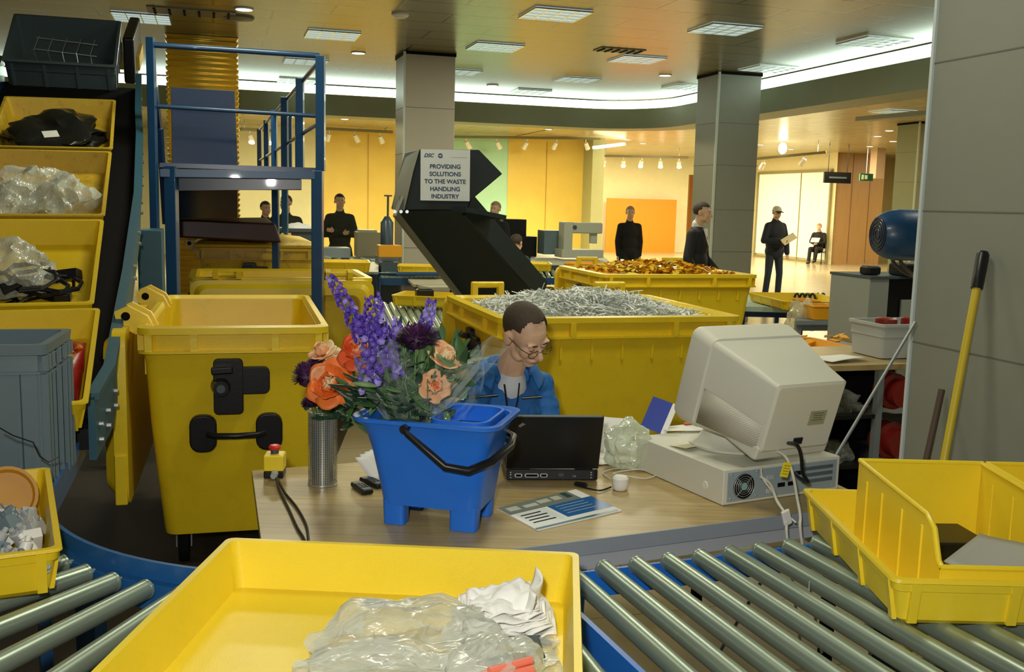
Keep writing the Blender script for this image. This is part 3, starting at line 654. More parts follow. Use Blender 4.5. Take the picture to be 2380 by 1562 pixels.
cbl = MB(); cbl.tube([(.15, 2.1, .02), (.25, 2.2, .03), (.30, 2.05, .02), (.22, 1.9, .03), (.35, 1.85, .02), (.5, 1.8, .02)], .008, 6); o = cbl.build('floor_cable', BLK); tag(o, 'black cable lying on the floor under the left end of the straight rollers', 'cable')
# ================================================================== WHEELED CONTAINERS
def wheelie(lb, loc, rz, L, D, H=1.10, m=YEL2, lid='hang', latch=(-1,), handle_side=None, bottom=.20, taper=.80, label_grp=None, trunnion_only=False, lidlen=None):
    t = thing('wheeled_container', lb, 'waste container', loc, rz)
    b = MB(); r = .06; T = taper
    R_ = lambda k, z, o=0, rr=r: rrect(L*k+2*o, D*k+2*o, rr, z, 5)
    i_ = -.10/min(L, D)
    b.loft([R_(T, bottom), R_(T+.01, bottom+.03), R_(.90, H*.55+bottom*.45), R_(.935, H-.16), R_(.945, H-.13), R_(.95, H-.09), R_(.95, H-.02),
            R_(.90, H-.02), R_(.885, H-.16), R_(T-.04, bottom+.05)], caps=True)
    for sy in (-1, 1):
        for f in range(7): b.box(((f-3)*L*.125, sy*(D*.4685), H-.17), (.012, .02, .11))
    b.build('body', m, t, ang=28)
    b = MB(); b.loft([R_(.945, H-.115), R_(1.0, H-.11, 0), R_(1.0, H-.10), R_(.955, H-.10), R_(.955, H-.03), R_(1.0, H-.028), R_(1.0, H), R_(.93, H+.004), R_(.905, H-.015), R_(.90, H-.06)], caps=False)
    # gusset blocks between the two lips
    for sx in (-1, 1):
        for f in (-.46, -.22, .22, .46):
            b.box((f*L*.96, sx*(D*.485), H-.065), (.03, D*.035, .075)); b.box((sx*L*.485, f*D*.96, H-.065), (L*.02, .03, .075))
    b.build('rim', m, t, ang=28)
    for s_ in latch:
        x = s_*L*.466
        q = thing_child('latch', t)
        lb_ = MB(); Mx = Matrix(((0, 0, 1, 0), (1, 0, 0, 0), (0, 1, 0, 0), (0, 0, 0, 1)))
        y0 = -.065 if not trunnion_only else 0
        dy = D*.12*(1 if s_ < 0 else -1)
        k = MB(); pts = rrect(.125, .245, .02, 0, 4, y0+dy, H-.26); k.prism([(p.x, p.y) for p in pts], x-.03, x+.025, Mx); pts = rrect(.15, .12, .025, 0, 4, y0+dy-.10*(1 if s_ < 0 else -1), H-.235); k.prism([(p.x, p.y) for p in pts], x-.028, x+.022, Mx)
        k.build('backplate', BLK, q, bevel=.004)
        MB().cyl((x, y0+dy+.03, H-.26), (x+s_*.075, y0+dy+.03, H-.26), .045, .032, 20).build('trunnion', BLK, q)
        MB().cyl((x+s_*.075, y0+dy+.03, H-.26), (x+s_*.083, y0+dy+.03, H-.26), .018, n=14).build('trunnion_bolt', DGREY, q)
        MB().bar((x+s_*.05, y0+dy-.02, H-.18), (x+s_*.05, y0+dy+.07, H-.185), .04, .03).build('catch', BLK, q, bevel=.006)
    if handle_side is not None:
        s_ = handle_side; x = s_*L*.452; h = thing_child('handle', t); z = H-.47; k = MB(); Mx = Matrix(((0, 0, 1, 0), (1, 0, 0, 0), (0, 1, 0, 0), (0, 0, 0, 1)))
        for yy, sg in ((-.14, -1), (.14, 1)):
            k = MB(); pts = rrect(.115, .165, .045, 0, 5, yy, z); k.prism([(p.x, p.y) for p in pts], x-.035, x+.028, Mx); k.build('pad', BLK, h, bevel=.008)
        MB().tube([(x+s_*.035, -.12, z), (x+s_*.06, -.09, z-.004), (x+s_*.065, 0, z-.006), (x+s_*.06, .09, z-.004), (x+s_*.035, .12, z)], .014, 12).build('grip', BLK, h)
    # casters
    for sx in (-1, 1):
        for sy in (-1, 1):
            w_ = thing_child('wheel', t); x, y = sx*L*T*.40, sy*D*T*.38
            MB().cyl((x, y-.022, .09), (x, y+.022, .09), .088, n=20).build('tyre', BLKM, w_)
            k = MB(); k.box((x, y, .185), (.10, .09, .02)); [k.box((x, y+s*.032, .13), (.05, .006, .11)) for s in (-1, 1)]; k.build('fork', ZINC, w_)
    # hinge blocks and lid
    hy = D/2+.03
    if lid:
        hx = (-.30, .30) if L > 1 else (-.25, .25)
        for f in hx:
            k = MB()
            for q_ in (-.085, .085):
                x = f*L+q_
                if lid == "bar": k.box((x, hy-.03, H+.035), (.035, .06, .09))
                else: k.prism([(hy-.09, H-.03), (hy-.01, H-.05), (hy+.07, H+.0), (hy+.075, H+.05), (hy+.02, H+.075), (hy-.06, H+.03)], x-.02, x+.02, Matrix(((0, 0, 1, 0), (1, 0, 0, 0), (0, 1, 0, 0), (0, 0, 0, 1))))
            if lid == 'bar': k.cyl((f*L-.105, hy-.03, H+.065), (f*L+.105, hy-.03, H+.065), .02, n=12)
            else: k.cyl((f*L-.10, hy+.03, H+.03), (f*L+.10, hy+.03, H+.03), .022, n=12)
            hg = k.build('hinge', m, t, bevel=.004 if lid == 'bar' else 0)
            if lid != 'bar':
                k = MB()
                for q_ in (-.106, .106): k.cyl((f*L+q_-.001, hy+.03, H+.03), (f*L+q_+.001, hy+.03, H+.03), .019, n=14)
                k.build('hinge_hole', BLKM, hg)
    LL = lidlen or D*.93
    if lid in ('hang', 'bar'):
        k = MB(); y0 = hy+.045; zt = H-.01; zb = zt-LL
        rings = []
        for (o, yy) in ((0, y0-.03), (0, y0+.025), (-.03, y0+.03), (-.06, y0+.065), (-.11, y0+.07), (-.12, y0+.062), (-.05, y0+.02), (-.02, y0-.02)):
            rings.append([V((p.x, yy, p.y)) for p in rrect((L-.02)+2*o, LL+2*o, .07, 0, 5, 0, (zt+zb)/2)])
        k.loft(rings, caps=True); l_ = k.build('lid', m, t, ang=30)
        k = MB(); k.box((-.49*L, y0+.0, zb+.12), (.03, .05, .22)); k.build('lid_edge_grip', m, l_, bevel=.006)
    if lid == 'closed':
        k = MB(); k.loft([R_(1.02, H+.005), R_(1.03, H+.03), R_(.98, H+.05), R_(.90, H+.07), R_(.5, H+.10)], caps=True); k.build('lid', m, t, ang=28)
    return t
def thing_child(name, par):
    o = bpy.data.objects.new(name, None); COL.objects.link(o); o.parent = par; o.empty_display_size = .02; return o
ZA = R(90+16.7)
bin1 = wheelie('open yellow wheeled container with black latch and handle, left of the desk', (-1.385, 4.93, 0), R(90+15.2), 1.50, .80, 1.12, handle_side=-1, lid='hang', lidlen=.76, taper=.79, bottom=.165)
MB().box((-.745*.83, -.30, .42), (.002, .12, .30), taper=1).build('pale_sticker', mat('beige_sticker', (.62, .50, .18), .5), bin1)
bin2 = wheelie('yellow wheeled container heaped with shredded white paper behind the seated person', (.415, 5.76, 0), TH, 1.38, 1.26, 1.10, lid='bar', latch=(-1, 1), lidlen=.6)
bin3 = wheelie('yellow wheeled container showing its hinge side, in front of the blue platform legs', (-1.93, 8.15, 0), TH+R(180), 1.40, 1.0, 1.06, lid='hang', latch=(-1, 1))
bin4 = wheelie('grimy, shade darkened yellow wheeled container with closed lid beneath the blue platform', (-2.62, 10.0, 0), ZA, 1.36, 1.10, 1.20, m=YELD, lid='closed', handle_side=-1)
bin5 = wheelie('large yellow wheeled container filled with glossy orange scraps, right behind the paper one', (1.30, 9.13, 0), TH, 1.50, 1.15, 1.10, lid='bar', latch=(-1, 1), lidlen=.6)
# heaps
def heap(name, lb, par, L, D, z, n, mats, seed, ln=(.05, .16), w_=.004, bulge=.12, cat='heap', z0=.0):
    rg = random.Random(seed); b = MB(); Mw = parent_matrix(par); b.M = Mw
    hf = lambda x, y: z+bulge*max(0, (1-(2*x/L)**2))*max(0, 1-(2*y/D)**2)**.6+.03*noise.noise(V((x*6, y*6, seed)))
    b.k = 0; b.grid(lambda u, v: ((u-.5)*L, (v-.5)*D, hf((u-.5)*L, (v-.5)*D)-.012), 26, 20)
    for i in range(n):
        x = (rg.random()-.5)*L*.97; y = (rg.random()-.5)*D*.97; a = rg.uniform(0, math.pi); l = rg.uniform(*ln); el = rg.gauss(0, .2)
        if rg.random() < .05: el = rg.uniform(.2, .9)
        c = V((x, y, hf(x, y)+rg.uniform(0, .03))); d = V((math.cos(a)*math.cos(el), math.sin(a)*math.cos(el), math.sin(el)))
        s_ = V((-math.sin(a), math.cos(a), rg.uniform(-.8, .8))).normalized()*w_; k = V((0, 0, rg.uniform(-.02, .02)))
        p0, p1, p2 = c-d*l/2, c+k, c+d*l/2
        for p in (p0, p1, p2):
            p.x = max(-L/2, min(L/2, p.x)); p.y = max(-D/2, min(D/2, p.y))
        b.k = rg.randrange(len(mats)); b.add([p0-s_, p0+s_, p1-s_, p1+s_, p2-s_, p2+s_], [(0, 1, 3, 2), (2, 3, 5, 4)])
    o = b.build(name, mats, smooth=False); return tag(o, lb, cat, kind='stuff')
heap('shredded_paper', 'heap of shredded white paper strips filling the container behind the seated person', bin2, 1.20, 1.08, 1.03, 4200, [mat('shred_white', (.84, .86, .82), .6), mat('shred_grey', (.62, .67, .64), .6), mat('shred_green', (.50, .56, .52), .6), mat('shred_white2', (.88, .88, .84), .6)], 3)
heap('orange_scraps', 'glossy orange plastic scraps filling the rear right container', bin5, 1.32, .95, 1.05, 1500, [mat('scrap_orange', (.85, .42, .02), .12), mat('scrap_amber', (.62, .28, .02), .1), mat('scrap_yellow', (.85, .62, .05), .15)], 9, (.04, .11), .018, .10)
# ================================================================== INCLINE CONVEYOR AT THE LEFT
KI = 1.12
ITR = [  # near rim right corner px,py,d ; far rim right corner px,py,d
    ('yellow tray holding red and yellow scraps, lowest on the incline, behind the tall grey crate', (196, 935, 3.05), (226, 716, 3.80)),
    ('yellow tray holding black cables and a clear bag, second from the bottom on the incline', (211, 704, 3.82), (236, 510, 4.60)),
    ('yellow tray filled with clear plastic bags, third from the bottom on the incline', (238, 500, 4.62), (255, 352, 5.38)),
    ('yellow tray holding a black sack with two white labels, high on the incline', (257, 345, 5.50), (265, 232, 6.25))]
inc = []
def frame_from(near, far):
    n_, f_ = Pd(near[0], near[1], near[2]*KI), Pd(far[0], far[1], far[2]*KI); y = (f_-n_); L = y.length; y.normalize(); x = BV.copy(); x = (x-y*x.dot(y)).normalized(); z = x.cross(y)
    return n_, y, x, z, L
for lb, ne, fa in ITR:
    n_, y, x, z, L = frame_from(ne, fa); Wd = .60*KI; H = .12*KI
    c = n_ - x*(Wd/2) + y*(L/2) - z*H
    Rm = Matrix((y, -x, z)).transposed()
    t = thing('plastic_tray', lb, 'tray', c, rot=Rm.to_euler(), group=None); tray_parts(t, L-.02, Wd, H, YELD if len(inc) > 1 else YEL2, flare=.03, rim=.014); inc.append((t, Rm, L))
def IL(i, x, y, z): t, Rm, L = inc[i]; return t.location+Rm @ V((x, y, z))
def IR(i, e=(0, 0, 0)): return (inc[i][1] @ Euler(e).to_matrix()).to_euler()
# belt, running under the trays
b0 = IL(0, -.55, 0, -.02); b3 = IL(3, .9, 0, -.02)
bp = [IL(0, -.26, 0, -.013), IL(0, 0, 0, -.012), IL(1, 0, 0, -.012), IL(2, 0, 0, -.012), IL(3, 0, 0, -.012), IL(3, .6, 0, -.03), IL(3, 1.5, 0, -.05)]
ic = thing('incline_conveyor', 'tall black belt conveyor climbing away at the left with grey blue side rails', 'conveyor', (bp[0].x, bp[0].y, 0))
HW = .33
HWS = (0, .05, .12, .15, .15, .14, .14)
def strip3(off0, off1, z0, z1, nm, m, pts=bp):
    sg = lambda o, e: o+(e if o > 0 else -e)
    rings = [[p+BV*sg(off0, e)+V((0, 0, z0)), p+BV*sg(off1, e)+V((0, 0, z0)), p+BV*sg(off1, e)+V((0, 0, z1)), p+BV*sg(off0, e)+V((0, 0, z1))] for p, e in zip(pts, HWS)]
    return MB().loft(rings).build(nm, m, ic, world=True)
strip3(-HW, HW, -.05, -.03, 'belt', BLKM)
strip3(-HW, HW, -.13, -.05, 'bed', BLK)
strip3(HW, HW+.025, -.17, .07, 'side_rail', TEAL)
strip3(HW-.005, HW+.04, .06, .085, 'top_flange', TEAL)
strip3(-HW-.06, -HW, -.22, .16, 'side_rail', BLUED)
b = MB()
for i in range(14):
    fi = (i+.5)/14*6; p = bp[int(fi)].lerp(bp[min(int(fi)+1, 6)], fi-int(fi))+BV*(HWS[int(fi)]*(1-fi+int(fi))+HWS[min(int(fi)+1, 6)]*(fi-int(fi)))
    for dz in (-.06, -.12): MB().cyl(p+BV*(HW+.02)+V((0, 0, dz)), p+BV*(HW+.040)+V((0, 0, dz)), .010, n=8).build('bolt', ZINC, ic, world=True)
for f in (.30, .55, .92):
    i = f*(len(bp)-1); p = bp[int(i)].lerp(bp[min(int(i)+1, 6)], i-int(i))
    for s_ in ((-HW, HW) if f > .4 else (-HW,)): MB().bar(V((p.x, p.y, 0))+BV*s_, p+BV*s_+V((0, 0, -.12)), .07, .07).build('leg', BLUED, ic, world=True)
o = MB().box((0, 0, 0), (.14, .34, 1.05)).build('drive_cover', TEAL, bevel=.01); c = Pd(333, 640, 6.0); put(o, (c.x-.02, c.y+.2, c.z-.25), (0, 0, TH)); tag(o, 'grey blue sheet metal cover box beside the incline conveyor', 'cover')
# black sack with labels in tray 3 (highest yellow)
SACK = mat('black_sack_film', (.012, .014, .012), .25, bump=.8, bscale=14, spec=.7)
s_ = bag('black_sack', 'black plastic sack with two white labels lying in the highest open yellow tray', IL(3, -.03, 0, .012), (.36, .30, .10), 31, SACK, IR(3))
for k, (x, y) in enumerate(((.15, .0), (-.20, .02))):
    o = MB().box((0, 0, 0), (.07, .09, .002)).build('paper_label', PAPER); put(o, IL(3, x, y, .128 if k == 0 else .118), IR(3, (0, -.25 if k else 0, .3))); o.parent = None
    tag(o, ('upper' if k == 0 else 'lower')+' white label on the black sack', 'label')
for k, (x, y, sx, sy, sz, sd) in enumerate(((-.02, .05, .22, .22, .14, 41), (-.09, -.13, .20, .15, .12, 42), (-.13, .18, .2, .17, .10, 43))):
    bag('clear_bag', ('largest, middle', 'right hand', 'left hand')[k]+' clear bag of the heap in the third tray up the incline', IL(2, x, y, .012), (sx, sy, sz), sd, FILM2, IR(2))
b = MB(); rg = random.Random(5)
for k in range(18):
    ax, ay = rg.uniform(-.30, -.10), rg.uniform(-.2, .2); b.tube([(ax+.10*math.cos(i*.9+k)*rg.uniform(.8, 1.2), ay+.10*math.sin(i*.9+k), .02+.006*k+.01*math.sin(i)) for i in range(14)], .008, 6)
o = b.build('black_cables', BLK); put(o, IL(1, 0, 0, .0), IR(1)); tag(o, 'coiled black cables in the second tray up the incline', 'cables')
for k in range(5):
    o = MB().box((0, 0, 0), (.10, .07, .05)).build('black_adapter', BLK, bevel=.008) if k == 0 else (o2 := o).copy()
    if k: COL.objects.link(o)
    put(o, IL(1, (-.25, -.2, -.1, -.27, -.05)[k], (-.2, .12, -.22, .0, .2)[k], .05+.02*k), IR(1, (.3*k, .2, .7*k))); tag(o, 'black power adapter among the cables in the second tray', 'adapter', 'black adapters in the second tray')
bag('clear_bag', 'rounded greenish clear bag on the black cables in the second tray', IL(1, -.13, .02, .07), (.19, .20, .14), 52, FILM2, IR(1))
b = MB(); b.grid(lambda u, v: ((u-.5)*.62, (v-.5)*.60, .02+.05*noise.noise(V((u*4, v*4, 2)))+.02), 14, 14); o = b.build('red_sheet', mat('red_plastic_sheet', (.55, .02, .015), .35), solid=.004); put(o, IL(0, -.06, 0, .02), IR(0)); tag(o, 'crumpled red plastic sheet lining the lowest tray on the incline', 'sheet')
heapr = MB(); rg = random.Random(12)
for k in range(60):
    p = V((rg.uniform(.0, .16), rg.uniform(-.28, .28), .07+rg.random()*.03)); heapr.box(p, (.03, .018, .008), Euler((rg.random()*3, rg.random()*3, rg.random()*3)).to_matrix())
o = heapr.build('yellow_scraps', YEL2); put(o, IL(0, 0, 0, 0), IR(0)); tag(o, 'strip of small yellow scraps across the red sheet', 'scraps', kind='stuff')
# top grey crate on the incline
n_, y, x, z, L = frame_from((272, 155, 6.9), (278, 52, 7.55))
n2 = Pd(50+222, 152, 6.9*KI)
yv = (AV*.80+V((0, 0, .60))).normalized(); zv = BV.cross(yv)
t = thing('grey_crate', 'dark grey crate of wire baskets at the very top of the incline', 'crate', n2-BV*.40+yv*.34-zv*.34, rot=Matrix((yv, -BV, zv)).transposed().to_euler())
tray_parts(t, .68, .76, .34, mat('slate_crate_plastic', (.085, .12, .13), .45), flare=.015, rim=.018, ribs=True)
b = MB()
for i in range(5): b.tube([(-.29+.03*i, -.22+.1*i, .22), (-.18, -.2+.1*i, .33), (.02, -.22+.1*i, .34)], .004, 5)
for i in range(3): b.tube([(-.26+.12*i, -.24, .26+.03*i), (-.22+.12*i, .2, .27+.03*i)], .004, 5)
M_ = Matrix.Translation(t.location) @ t.rotation_euler.to_matrix().to_4x4(); o = b.build('wire_basket', ZINC); o.matrix_world = M_; tag(o, 'bent wire basket inside the top grey crate', 'basket')
o = MB().box((0, 0, 0), (.25, .5, .12)).build('plastic_tray', YELD); put(o, Pd(293, 130, 8.8), (R(20), 0, TH)); tag(o, 'corner of a dingy yellow tray behind the top grey crate', 'tray')
o = MB().box((0, 0, 0), (.09, .9, .38)).build('head_guard', BLK, bevel=.02); put(o, Pd(308, 115, 8.8), (R(20), 0, TH)); tag(o, 'black end guard right of the top grey crate', 'guard')
# tall grey crate standing on the left rollers
gp = Pz(110, 1072, RT)
t = thing('grey_crate', 'tall ribbed blue grey crate standing on the rollers at the left edge', 'crate', (0, 0, RT+.001), R(13))
GW, GL, GH = .62, .40, .478
_c = Pd(107, 795, 3.06); t.location = V((_c.x, _c.y, RT+.001))+Matrix.Rotation(R(13), 3, 'Z') @ V((-GW/2, GL/2, 0))
b = MB(); lo = lambda z, o: rrect(GW+2*o, GL+2*o, .025, z, 4)
b.loft([lo(0, -.03), lo(.3*GH, -.026), lo(.80*GH, -.022), lo(.80*GH, -.012), lo(.815*GH, -.012), lo(.815*GH, -.020), lo(.93*GH, -.020), lo(.93*GH, -.004), lo(GH, 0), lo(GH, -.026), lo(.5*GH, -.036), lo(.02, -.045)], caps=True); b.build('shell', GREYC, t, ang=28)
b = MB()
for f in (-.46, -.36, -.22, 0, .22, .36, .46):
    b.box((f*GW, -GL/2+.016, .40*GH), (.008, .022, .80*GH)); b.box((GW/2-.012, f*GL, .40*GH), (.022, .014, .80*GH)); b.box((GW/2-.008, f*GL, .875*GH), (.016, .02, .10*GH))
b.build('ribs', GREYC, t)
o = MB().tube([Pd(0, 995, 2.78), Pd(30, 1012, 2.80), Pd(77, 1028, 2.84), Pd(92, 1060, 2.86), Pd(112, 1074, 2.90), Pd(135, 1062, 2.96)], .0022, 6).build('thin_cable', BLK); tag(o, 'thin dark cable trailing down the front of the tall grey crate', 'cable')
# ================================================================== BLUE PLATFORM
pf = thing('blue_platform', 'blue steel tipping platform with railings and blue hopper sheets', 'platform', (-2.1, 7.6, 0))
TZ = 1.87
L0, L1 = Pd(392, 420, 6.75), Pd(735, 430, 7.0)
def leg(px, py0, py1, d, s_, nm='leg'): p = Pd(px, py0, d); MB().bar(V((p.x, p.y, 0)), V((p.x, p.y, TZ)), s_, s_).build(nm, BLUE, pf, world=True, bevel=.004)
for px, d, s_ in ((398, 6.75, .075), (738, 7.0, .075), (640, 9.2, .06), (662, 10.6, .06)): leg(px, 420, 0, d, s_)
A_, B_ = Pd(372, 402, 6.72), Pd(748, 408, 7.0)
MB().bar(A_, B_, .05, .055).build('deck_edge_beam', BLUE, pf, world=True, bevel=.003)
C_ = Pd(745, 402, 7.0); D_ = V((-3.75, 14.2, TZ+.02)); E_ = V((-5.2, 14.2, TZ+.02))
MB().slab([(A_.x, A_.y), (B_.x, B_.y), (D_.x, D_.y), (E_.x, E_.y)], TZ-.01, TZ+.02).build('deck', BLUED, pf, world=True)
MB().bar(Pd(400, 428, 6.9), Pd(700, 425, 7.1), .04, .09).build('under_beam', BLUED, pf, world=True)
# railing posts going back
posts = [(745, 130, 7.0), (697, 182, 8.2), (661, 226, 9.7), (637, 256, 11.3), (619, 280, 12.9), (603, 300, 14.3)]
for i, (px, py, d) in enumerate(posts):
    p = Pd(px, py, d); MB().bar(V((p.x, p.y, TZ)), p, .06, .06).build('rail_post', BLUE, pf, world=True, bevel=.003)
p0, p5 = Pd(*posts[0]), Pd(*posts[-1])
for f, nm in ((.02, 'top_rail'), (.44, 'middle_rail')):
    MB().tube([p0+V((0, 0, -f-.01)), p5+V((0, 0, -f))], .017, 10).build(nm, BLUE, pf, world=True)
q0 = Pd(350, 98, 6.68); MB().bar(V((q0.x, q0.y, .9)), q0+V((0, 0, .03)), .05, .05).build('rail_post', BLUE, pf, world=True, bevel=.003)
MB().tube([Pd(352, 104, 6.68), Pd(742, 130, 7.0)], .019, 10).build('top_rail', BLUE, pf, world=True)
MB().tube([Pd(366, 247, 6.72), Pd(742, 270, 7.0)], .015, 10).build('middle_rail', BLUE, pf, world=True)
# far side railing
for px in (675, 690): p = Pd(px, 330, 13.2); MB().bar(V((p.x, p.y, TZ)), V((p.x, p.y, TZ+.9)), .04, .04).build('rail_post', BLUE, pf, world=True)
# hopper sheets
def sheet(pts, th, nm, m):
    pts = [V(p) for p in pts]; n_ = (pts[1]-pts[0]).cross(pts[2]-pts[0]).normalized()
    MB().loft([[p-n_*th/2 for p in pts], [p+n_*th/2 for p in pts]]).build(nm, m, pf, world=True, bevel=.003)
sheet([Pd(397, 203, 7.25), Pd(545, 212, 7.4), Pd(553, 398, 7.35), Pd(400, 392, 7.2)], .03, 'hopper_sheet', BLUED)
sheet([Pd(402, 412, 7.3), Pd(552, 414, 7.4), Pd(552, 505, 7.75), Pd(404, 506, 7.65)], .02, 'chute_sheet', BLUED)
sheet([Pd(556, 414, 7.3), Pd(700, 418, 7.5), Pd(700, 442, 7.5), Pd(556, 442, 7.3)], .03, 'chute_sheet', BLUED)
MB().bar(Pd(352, 150, 6.8), Pd(402, 600, 7.6), .04, .09).build('lift_mast', BLUED, pf, world=True)
MB().bar(Pd(372, 300, 6.9), Pd(385, 520, 7.0), .03, .05).build('lift_mast', BLUED, pf, world=True)
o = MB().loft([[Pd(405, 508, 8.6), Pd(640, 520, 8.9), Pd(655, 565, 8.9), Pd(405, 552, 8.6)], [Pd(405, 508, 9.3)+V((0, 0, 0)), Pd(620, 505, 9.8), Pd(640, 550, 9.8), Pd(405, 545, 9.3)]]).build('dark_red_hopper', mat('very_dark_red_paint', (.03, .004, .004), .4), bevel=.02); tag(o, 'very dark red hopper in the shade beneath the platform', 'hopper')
# ================================================================== BLACK SIGN HOOD AND CHUTE
ANTH = mat('anthracite_steel', (.014, .023, .026), .5, var=.15, spec=.3); ANG = mat('grey_steel_and_painted_sheen', (.24, .24, .18), .5, var=.1)
hd = thing('conveyor_hood', 'black angular conveyor hood carrying the white company sign', 'machine', Pd(1010, 487, 6.9))
front = [Pd(x, y, 6.9) for x, y in ((975, 347), (1114, 348), (1168, 404), (1092, 468), (1086, 488), (940, 488), (960, 400))]
back = [p+AV*.55 for p in front]
MB().loft([front, back]).build('hood_shell', ANTH, hd, world=True, bevel=.006)
lf = [Pd(975, 347, 6.89), Pd(960, 400, 6.89), Pd(940, 488, 6.89), Pd(912, 487, 7.3), Pd(920, 430, 7.32), Pd(942, 366, 7.3)]
n_ = BV*-.012; MB().loft([lf, [p+V((0, .02, 0)) for p in lf]]).build('side_flap', ANG, hd, world=True)  # paler grey paints the light reflected off the hood's dark left side
MB().bar(Pd(1066, 486, 6.8), Pd(1160, 505, 7.1), .14, .03).build('hinged_arm', ANTH, hd, world=True)
b = MB(); [b.cyl(Pd(x, 492, 6.86), Pd(x, 492, 6.83), .012, n=8) for x in (918, 932, 946)]; b.build('bolts', ZINC, hd, world=True)
ch = thing('belt_chute', 'long black inclined chute running down from the sign hood behind the paper container', 'machine', (Pd(1150, 660, 7.75).x, 7.75, 0))
cf = [Pd(925, 492, 6.92), Pd(1086, 490, 6.9), Pd(1262, 690, 7.8), Pd(1085, 700, 7.8)]
nn = (cf[1]-cf[0]).cross(cf[2]-cf[0]).normalized(); nn = nn if nn.y > 0 else -nn
MB().loft([cf, [p+nn*.14 for p in cf]]).build('chute_pan', ANTH, ch, world=True, bevel=.004)
MB().bar(cf[0]+nn*.05, cf[3]+nn*.05, .03, .17).build('side_channel', ANG, ch, world=True)
MB().bar(cf[1]+nn*.05, cf[2]+nn*.05, .03, .17).build('side_channel', ANTH, ch, world=True)
lp = cf[3].lerp(cf[2], .5); MB().bar(V((lp.x, lp.y+.1, 0)), V((lp.x, lp.y+.1, lp.z)), .12, .12).build('support_leg', ANTH, ch, world=True)
# sign board
sg = [Pd(977, 347, 6.87), Pd(1092, 349, 6.87), Pd(1091, 467, 6.87), Pd(979, 466, 6.87)]
sc_ = sum(sg, V())/4; X_ = (sg[1]-sg[0]); SW = X_.length; SH = (sg[0]-sg[3]).length
Mf = frame(sc_, X_, V((0, -1, 0)))
st = thing('company_sign', 'white sign reading PROVIDING SOLUTIONS TO THE WASTE HANDLING INDUSTRY on the black hood', 'sign', sc_, rot=Mf.to_euler())
MB().box((0, 0, 0), (SW, SH, .008)).build('board', mat('white_sign_board', (.84, .90, .92), .5, var=.01), st)
INK = mat('navy_ink', (.015, .06, .16), .5)
T_ = lambda x, y: Matrix.Translation((x, y, .0045))
for i, ln in enumerate(('PROVIDING', 'SOLUTIONS', 'TO THE WASTE', 'HANDLING', 'INDUSTRY')):
    text(ln, 'line_of_lettering', INK, .040, T_(.0, SH/2-.128-i*.0505), st, bold=.0011)
text('DSC', 'company_initials', INK, .034, T_(-SW/2+.055, SH/2-.052), st, shear=.35, bold=.001)
b = MB(); c = V((-SW/2+.135, SH/2-.042, .0045)); b.lathe(c, [(.016, 0), (.016, .001)], 20); b.build('round_emblem', INK, st)
b = MB(); b.box(c+V((0, 0, .0012)), (.024, .004, .0006)).box(c+V((0, .004, .0012)), (.010, .003, .0006)).box(c+V((0, -.005, .0012)), (.004, .008, .0006)); b.build('emblem_bar', _M['white_sign_board'], st)
MB().box((SW/2-.075, SH/2-.052, .0045), (.11, .0015, .0006)).build('rule_line', GREY, st)
# ================================================================== THINGS ON THE DESK
def bake(o, keep=True):
    dg = bpy.context.evaluated_depsgraph_get(); dg.update()
    me = bpy.data.meshes.new_from_object(o.evaluated_get(dg)); o.modifiers.clear(); o.data = me; return o
ARX = Matrix(((0, 0, 1, 0), (1, 0, 0, 0), (0, 1, 0, 0), (0, 0, 0, 1)))      # poly (y,z) -> extruded along x
# --- laptop
lp = thing('laptop', 'open black laptop with its back and port panel towards us', 'laptop', (.141, 3.445, DZ+.001), R(5))
MB().box((0, 0, .021), (.318, .235, .038)).build('base', BLK, lp, bevel=.004)
MB().box((0, -.1178, .021), (.29, .002, .030)).build('port_panel', mat('matt_black', (.02, .02, .022), .6), lp)
PORT = mat('port_shell', (.70, .72, .72), .3, metal=.4)
for x, w_ in ((-.118, .026), (-.072, .048), (-.030, .026)):
    q = MB(); q.loft([[V((x+p.x, -.1185, .02+p.y)) for p in rrect(w_, .013, .005, 0, 4)], [V((x+p.x, -.122, .02+p.y)) for p in rrect(w_, .013, .005, 0, 4)]]); po = q.build('port', PORT, lp)
    q = MB(); q.loft([[V((x+p.x, -.1215, .02+p.y)) for p in rrect(w_-.007, .008, .003, 0, 4)], [V((x+p.x, -.1228, .02+p.y)) for p in rrect(w_-.007, .008, .003, 0, 4)]]); q.build('port_insert', BLKM, po)
b = MB(); b.box((.03, -.1195, .022), (.018, .003, .012)).box((.075, -.1195, .018), (.012, .003, .010)); b.build('socket', DGREY, lp)
b = MB(); [b.cyl((x, -.118, z), (x, -.1205, z), .0022, n=8) for x in (-.145, .135) for z in (.012, .022, .03)]; b.box((.078, -.120, .017), (.008, .002, .003)); b.build('screws', PORT, lp)
t_ = R(21); lm = Matrix.Translation((0, -.108, .043)) @ Matrix.Rotation(t_, 4, 'X')
MB(lm).box((0, 0, .108), (.322, .014, .214)).build('lid', BLK, lp, bevel=.003)
MB(lm).box((0, .008, .112), (.27, .002, .18)).build('screen', mat('dark_screen', (.02, .03, .04), .1), lp)
MB(lm).box((0, -.002, .2155), (.305, .010, .003)).build('lid_top_edge', mat('worn_dark_grey', (.09, .11, .10), .4), lp)
MB(lm).bar((-.128, -.0073, .178), (-.112, -.0073, .190), .0006, .004).bar((-.124, -.0073, .174), (-.106, -.0073, .187), .0006, .003).build('small_logo', GREY, lp)
MB().box((0, .015, .041), (.27, .12, .004)).build('keyboard', BLKM, lp)
[MB().cyl((x-.03, -.108, .043), (x+.03, -.108, .043), .008, n=10).build('hinge', BLK, lp) for x in (-.11, .11)]
